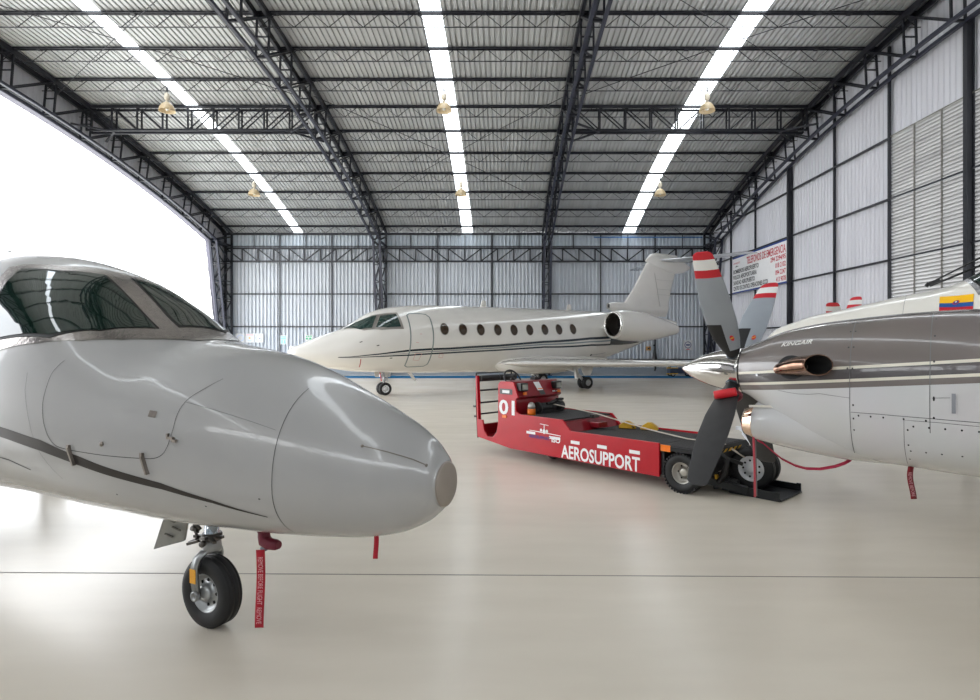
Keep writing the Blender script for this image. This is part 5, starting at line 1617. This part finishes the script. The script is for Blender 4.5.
# winch
mb = MB()
mb.tube([(-2.32, -.22, .76), (-2.32, .22, .76)], .07, 18); mb.tube([(-2.32, -.26, .76), (-2.32, -.22, .76)], .09, 18); mb.tube([(-2.32, .12, .76), (-2.32, .30, .76)], .085, 18)
mb.box((-2.36, 0, .70), (.2, .56, .06)); mb.bar((-2.26, -.1, .82), (-2.30, .24, .87), .03); mb.box((-2.28, .22, .87), (.06, .12, .03))
mb.build('winch', RUBR, TG)
# steering wheel
mb = MB()
c_ = Vector((-2.93, -.18, 1.16)); e1 = Vector((0, 1, 0)); e2 = Vector((-.5, 0, .87))
P = [c_ + e1 * (.17 * math.cos(2 * PI * k / 28)) + e2 * (.17 * math.sin(2 * PI * k / 28)) for k in range(29)]
mb.tube(P, .014, 8, caps=False)
for k in (3, 14, 25): mb.bar(c_, P[k], .02, .012)
mb.lathe([(.04, -.02), (.04, .02), (.001, .025)], c_, e1.cross(e2), 16); mb.tube([c_, c_ + Vector((.1, 0, -.3))], .02, 8)
mb.tube([(-2.75, .08, 1.16), (-2.76, .10, 1.22), (-2.74, .13, 1.16)], .012, 6); mb.box((-2.72, .12, 1.18), (.1, .12, .05))
mb.build('steering_wheel', BLKP, TG)
# seat cushion behind the console
mb = MB(); mb.box((-3.12, .25, .55), (.3, .4, .1)); mb.box((-3.12, .25, .40), (.2, .3, .25)); mb.build('seat', RUBR, TG, bevel=.02)
# rear guard rail with padded roller
mb = MB(); mb.bar((-3.32, -.55, .24), (-3.37, -.55, 1.22), .035, .06, up=(0, 1, 0)); RL = mb.build('guard_post', REDP, TG)
mb = MB(); mb.tube([(-3.40, -.55, 1.26), (-3.40, -.55, .80), (-3.36, -.55, .22)], .014, 8); mb.tube([(-3.40, -.55, 1.26), (-3.38, .22, 1.26)], .010, 8); mb.tube([(-3.38, .22, 1.26), (-3.38, .22, .3)], .014, 8)
for z, x in ((.98, -3.355), (.78, -3.345), (.60, -3.335)):
    mb.tube([(x, -.55, z), (x, .22, z)], .014, 8)
mb.box((-3.42, -.56, .72), (.05, .04, .03)); mb.box((-3.40, -.56, .56), (.05, .04, .03))
mb.build('guard_rungs', BLKP, TG)
mb = MB(); mb.tube([(-3.33, -.53, 1.175), (-3.33, -.52, 1.175), (-3.33, -.14, 1.175), (-3.33, -.13, 1.175)], .05, 18); mb.tube([(-3.33, -.13, 1.175), (-3.33, -.10, 1.175)], .035, 12); mb.tube([(-3.33, -.10, 1.175), (-3.33, .26, 1.175)], .05, 18)
mb.build('padded_roller', RUBR, TG)
# front end: black platform, wheels
mb = MB()
mb.box((.26, 0, .50), (.56, 1.13, .05)); mb.box((.26, 0, .36), (.5, .62, .26)); mb.box((.54, 0, .42), (.05, 1.1, .12)); mb.box((.03, 0, .34), (.04, 1.1, .34))
mb.build('front_platform', mat('black_chassis_steel', (26, 26, 28), .45, .2, .15), TG)
mb = MB(); mb.box((.26, 0, .527), (.5, 1.08, .008)); mb.build('front_grip_deck', DECKM, TG)
mb = MB()
for k in range(5):
    mb.prism([(.0, 0), (.07, 0), (.13, .07), (.06, .07)], (.60, -.30 + k * .12, .47), (0, .8, 0), (.1, 0, .55), (.004, 0, .002))
mb.build('hazard_stripe', YELLOW, TG)
mb = MB(); mb.box((.57, .02, .47), (.06, 1.0, .14), Matrix.Rotation(-.3, 3, 'Y')); mb.bar((.55, -.35, .48), (.80, -.12, .36), .05, .04); mb.bar((.55, .45, .48), (.80, .52, .36), .05, .04)
mb.tube([(.58, -.3, .5), (.7, -.28, .42), (.68, -.3, .25), (.60, -.3, .15)], .03, 10); mb.tube([(.56, -.2, .5), (.66, -.22, .35), (.6, -.25, .22)], .018, 8)
mb.build('lift_linkage', RUBR, TG)
mb = MB(); mb.box((.50, -.40, .33), (.012, .14, .24), Matrix.Rotation(.0, 3, 'Y')); mb.build('red_bracket', REDD, TG)
for s_ in (-1, 1):
    wheel('drive_wheel', TG, (.27, s_ * .465, .232), (0, s_, 0), .232, .19, .125, mat('worn_steel_rim', (176, 172, 164), .35, .7, .12), 4, 6, .085, sink=.05)
mb = MB()
for k in range(36):
    for s_ in (-1, 1):
        t = 2 * PI * k / 36
        c_ = Vector((.27 + .226 * math.cos(t), s_ * .465 + s_ * .085, .232 + .226 * math.sin(t)))
        mb.box(c_, (.02, .035, .022), Matrix.Rotation(-t, 3, 'Y'))
mb.build('tread_blocks', TYRE, TG)
for y in (-.2, .2):
    wheel('rear_wheel', TG, (-2.1, y * .6, .13), (0, 1 if y > 0 else -1, 0), .13, .1, .06, RIMM, 2, 0, n=24)
mb = MB(); mb.box((-2.1, 0, .18), (.06, .4, .12)); mb.build('rear_axle', BLKP, TG)
# cradle on the floor
CR = mat('black_cradle_plate', (34, 36, 38), .42, .3, .12)
mb = MB()
mb.box((.93, .19, .014), (.60, .60, .02))
mb.box((.93, -.11, .050), (.57, .018, .10)); mb.box((.93, .49, .050), (.58, .018, .10)); mb.box((1.195, .49, .085), (.05, .018, .05))
mb.prism([(.55, .02), (.72, .02), (.72, .14), (.62, .16), (.55, .10)], (0, -.12, 0), (1, 0, 0), (0, 0, 1), (0, .12, 0))
mb.bar((.45, -.30, .15), (.85, -.10, .06), .09, .08); mb.bar((.45, -.22, .24), (.75, -.12, .10), .05, .05); mb.bar((.45, .45, .15), (.8, .52, .06), .09, .08)
mb.bar((.48, -.18, .08), (.66, -.13, .14), .10, .10); mb.bar((.66, -.16, .15), (.80, -.12, .05), .07, .05)
mb.build('wheel_cradle', CR, TG, bevel=.003)
mb = MB(); mb.box((.56, -.26, .19), (.03, .03, .06)); mb.box((.60, -.2, .15), (.03, .03, .04)); mb.build('yellow_pin', YELLOW, TG)
# webbing strap from the winch, over the deck
mb = MB(); mb.sweep([(-2.25, .06, .80), (-1.42, .02, .735), (-.5, .0, .60), (.05, 0, .545), (.50, .02, .545), (.74, .08, .40)], .045, .006, side=(0, 1, 0)); mb.build('winch_strap', mat('pale_webbing', (196, 186, 172), .8, 0, .1, 60), TG)

# wheel chocks lying on the tug's deck
CH = empty('wheel_chock', TG.matrix_basis @ Vector((-1.06, .30, .532)), R(-46.8))
tag(CH, 'pair of worn yellow wheel chocks joined by a dark rod on the tug deck', 'wheel chocks')
for i, (x, y, rz) in enumerate(((0, 0, .5), (.30, .10, .35))):
    mb = MB(); m_ = Matrix.Rotation(rz, 3, 'Z')
    mb.prism([(-.12, 0), (.12, 0), (.10, .05), (.02, .10), (-.03, .10), (-.12, .04)], Vector((x, y, 0)) + m_ @ Vector((0, -.05, 0)), m_ @ Vector((1, 0, 0)), (0, 0, 1), m_ @ Vector((0, .10, 0)))
    mb.build('chock_block', YELLOW, CH, bevel=.006)
mb = MB(); mb.bar((-.08, -.05, .015), (.30, .12, .05), .02); mb.bar((-.02, .08, .03), (.14, -.06, .03), .016); mb.build('connecting_rod', BLKP, CH)

# ================================================================ straps and covers on the turboprop
TP = empty('propeller_restraint', KA.location, KA.rotation_euler.z)
tag(TP, 'red padded restraint wrapped round the root of the lower black propeller blade', 'propeller restraint')
u = Vector((0, math.sin(R(131.7)), math.cos(R(131.7)))); tq = Vector((0, math.cos(R(131.7)), -math.sin(R(131.7))))
hub = Vector((.035, 0, 1.53))
c_ = hub + u * .315 - tq * .05
mb = MB(); mb.tube([c_ + Vector((.085, 0, 0)) + u * .03, c_ + Vector((.08, 0, 0)) + u * .028, c_ - Vector((.07, 0, 0)) - u * .022, c_ - Vector((.075, 0, 0)) - u * .024], .034, 14, taper=[.028, .034, .034, .028]); mb.build('red_pad', mat('red_vinyl_pad', (206, 26, 40), .35, 0, .1, 20), TP)
mb = MB()
L_ = []
for k in range(17):
    t = 2 * PI * k / 16
    L_.append(hub + u * (.30 + .02 * math.cos(t)) + Vector((1, 0, 0)) * (.095 * math.cos(t)) + tq * (.065 * math.sin(t)))
mb.tube(L_, .014, 8, caps=False); mb.build('strap_loop', MAROON, TP)
def wp(px, py, Y): return Vector(((px - 504) * Y / 580., Y, 1.75 - (py - 343) * Y / 580.))
def strap(name, pts, w, lb, side, m_):
    r = empty(name, pts[0], 0); tag(r, lb, 'strap')
    mb = MB(); mb.sweep([p - Vector(pts[0]) for p in pts], w, .003, side=side, smooth=True); mb.build('strap_webbing', m_, r)
    return r
MAG = mat('magenta_webbing', (172, 30, 62), .6, 0, .1, 40)
s1 = strap('tie_down_strap', [wp(757, 440, 4.50), wp(763, 443, 4.46), wp(771, 450, 4.42), wp(782, 459, 4.38), wp(795, 465.5, 4.34), wp(806, 468.5, 4.30), wp(820, 469, 4.26), wp(835, 466.5, 4.22), wp(845, 463, 4.19), wp(851, 459.5, 4.17)], .024, 'slack magenta strap looping under the engine cowl of the turboprop', (0, .6, .5), MAG)
s2 = strap('hanging_strap', [wp(753.6, 436, 4.5), wp(754, 450, 4.5), wp(754.6, 470, 4.5), wp(755, 497, 4.5)], .017, 'straight pink and grey strap hanging from the chin intake in front of the nose wheel', (1, 0, 0), mat('pink_webbing', (206, 84, 96), .7, 0, .1, 50))
mb = MB(); mb.sweep([wp(755.4, 440, 4.496) - wp(753.6, 436, 4.5), wp(756.4, 470, 4.496) - wp(753.6, 436, 4.5), wp(756.8, 496, 4.496) - wp(753.6, 436, 4.5)], .008, .003, side=(1, 0, 0)); mb.build('grey_edge', mat('grey_webbing', (120, 112, 112), .8), s2)
vribbon('warning_ribbon', KA, (-1.145, .16, .93), .042, .215, .012, 'dark red warning ribbon with lettering hanging under the turboprop cowl', 'REMOVE BEFORE', mat('dark_red_ribbon', (128, 30, 38), .75, 0, .2, 40), yaw=.1)

# ================================================================ by the rear wall
FX = YB - .14
o = empty('wall_box', (-11.53, FX, 1.38)); tag(o, 'small white box with a dark underside on the rear wall beside the ivory jet nose', 'wall box')
mb = MB(); mb.box((0, 0, .1), (.26, .16, .2)); mb.build('housing', WHITEP, o, bevel=.02)
mb = MB(); mb.lathe([(.1, 0), (.09, -.08), (.05, -.12), (.001, -.13)], (0, -.02, 0), n=16); mb.build('dark_lens', DARKIN, o)
o = empty('hanging_hose', (8.18, FX - .06, .5)); tag(o, 'black hose bundle hanging on the rear wall below the ivory jet tail cone', 'hose')
mb = MB(); mb.lathe([(.02, .98), (.04, .9), (.09, .6), (.16, .3), (.17, .05), (.10, .0)], n=16); mb.tube([(0, 0, .95), (.0, 0, 1.15)], .02, 8); mb.tube([(0, -.05, .1), (.03, -.08, -.1), (0, -.05, -.25)], .05, 8); mb.build('hose_bundle', BLKP, o)
mb = MB(); mb.box((0, .05, 1.12), (.1, .06, .08)); mb.build('wall_hook', STEEL, o)
o = empty('alarm_box', (7.86, FX, 1.45)); tag(o, 'tiny yellow-brown alarm box on the rear wall beside the black hose', 'alarm box')
mb = MB(); mb.box((0, 0, 0), (.24, .08, .22)); mb.build('box_body', mat('ochre_box', (190, 140, 70), .5), o, bevel=.01)
mb = MB(); mb.box((0, -.05, 0), (.1, .03, .1)); mb.build('button', BLKP, o)
o = empty('ground_cart', (9.15, 30.3, 0)); tag(o, 'low dark service cart with yellow edges by the rear wall behind the propeller', 'cart')
mb = MB(); mb.box((0.1, 0, .32), (1.3, .6, .3)); mb.box((-.35, 0, .55), (.35, .4, .25)); mb.build('cart_body', mat('dark_blue_cart', (38, 52, 74), .4), o, bevel=.03)
mb = MB(); mb.box((-.35, -.22, .58), (.26, .05, .2)); mb.build('pale_panel', mat('pale_blue_panel', (150, 186, 214), .4), o)
mb = MB(); mb.box((-.45, -.31, .46), (.6, .03, .05)); mb.box((-.45, -.31, .16), (.6, .03, .04)); mb.build('yellow_edge', YELLOW, o)
for x in (-.4, .5):
    for y in (-.27, .27):
        wheel('cart_wheel', o, (x, y, .13), (0, 1 if y > 0 else -1, 0), .13, .08, .07, RIMM, 1, 0, n=20)
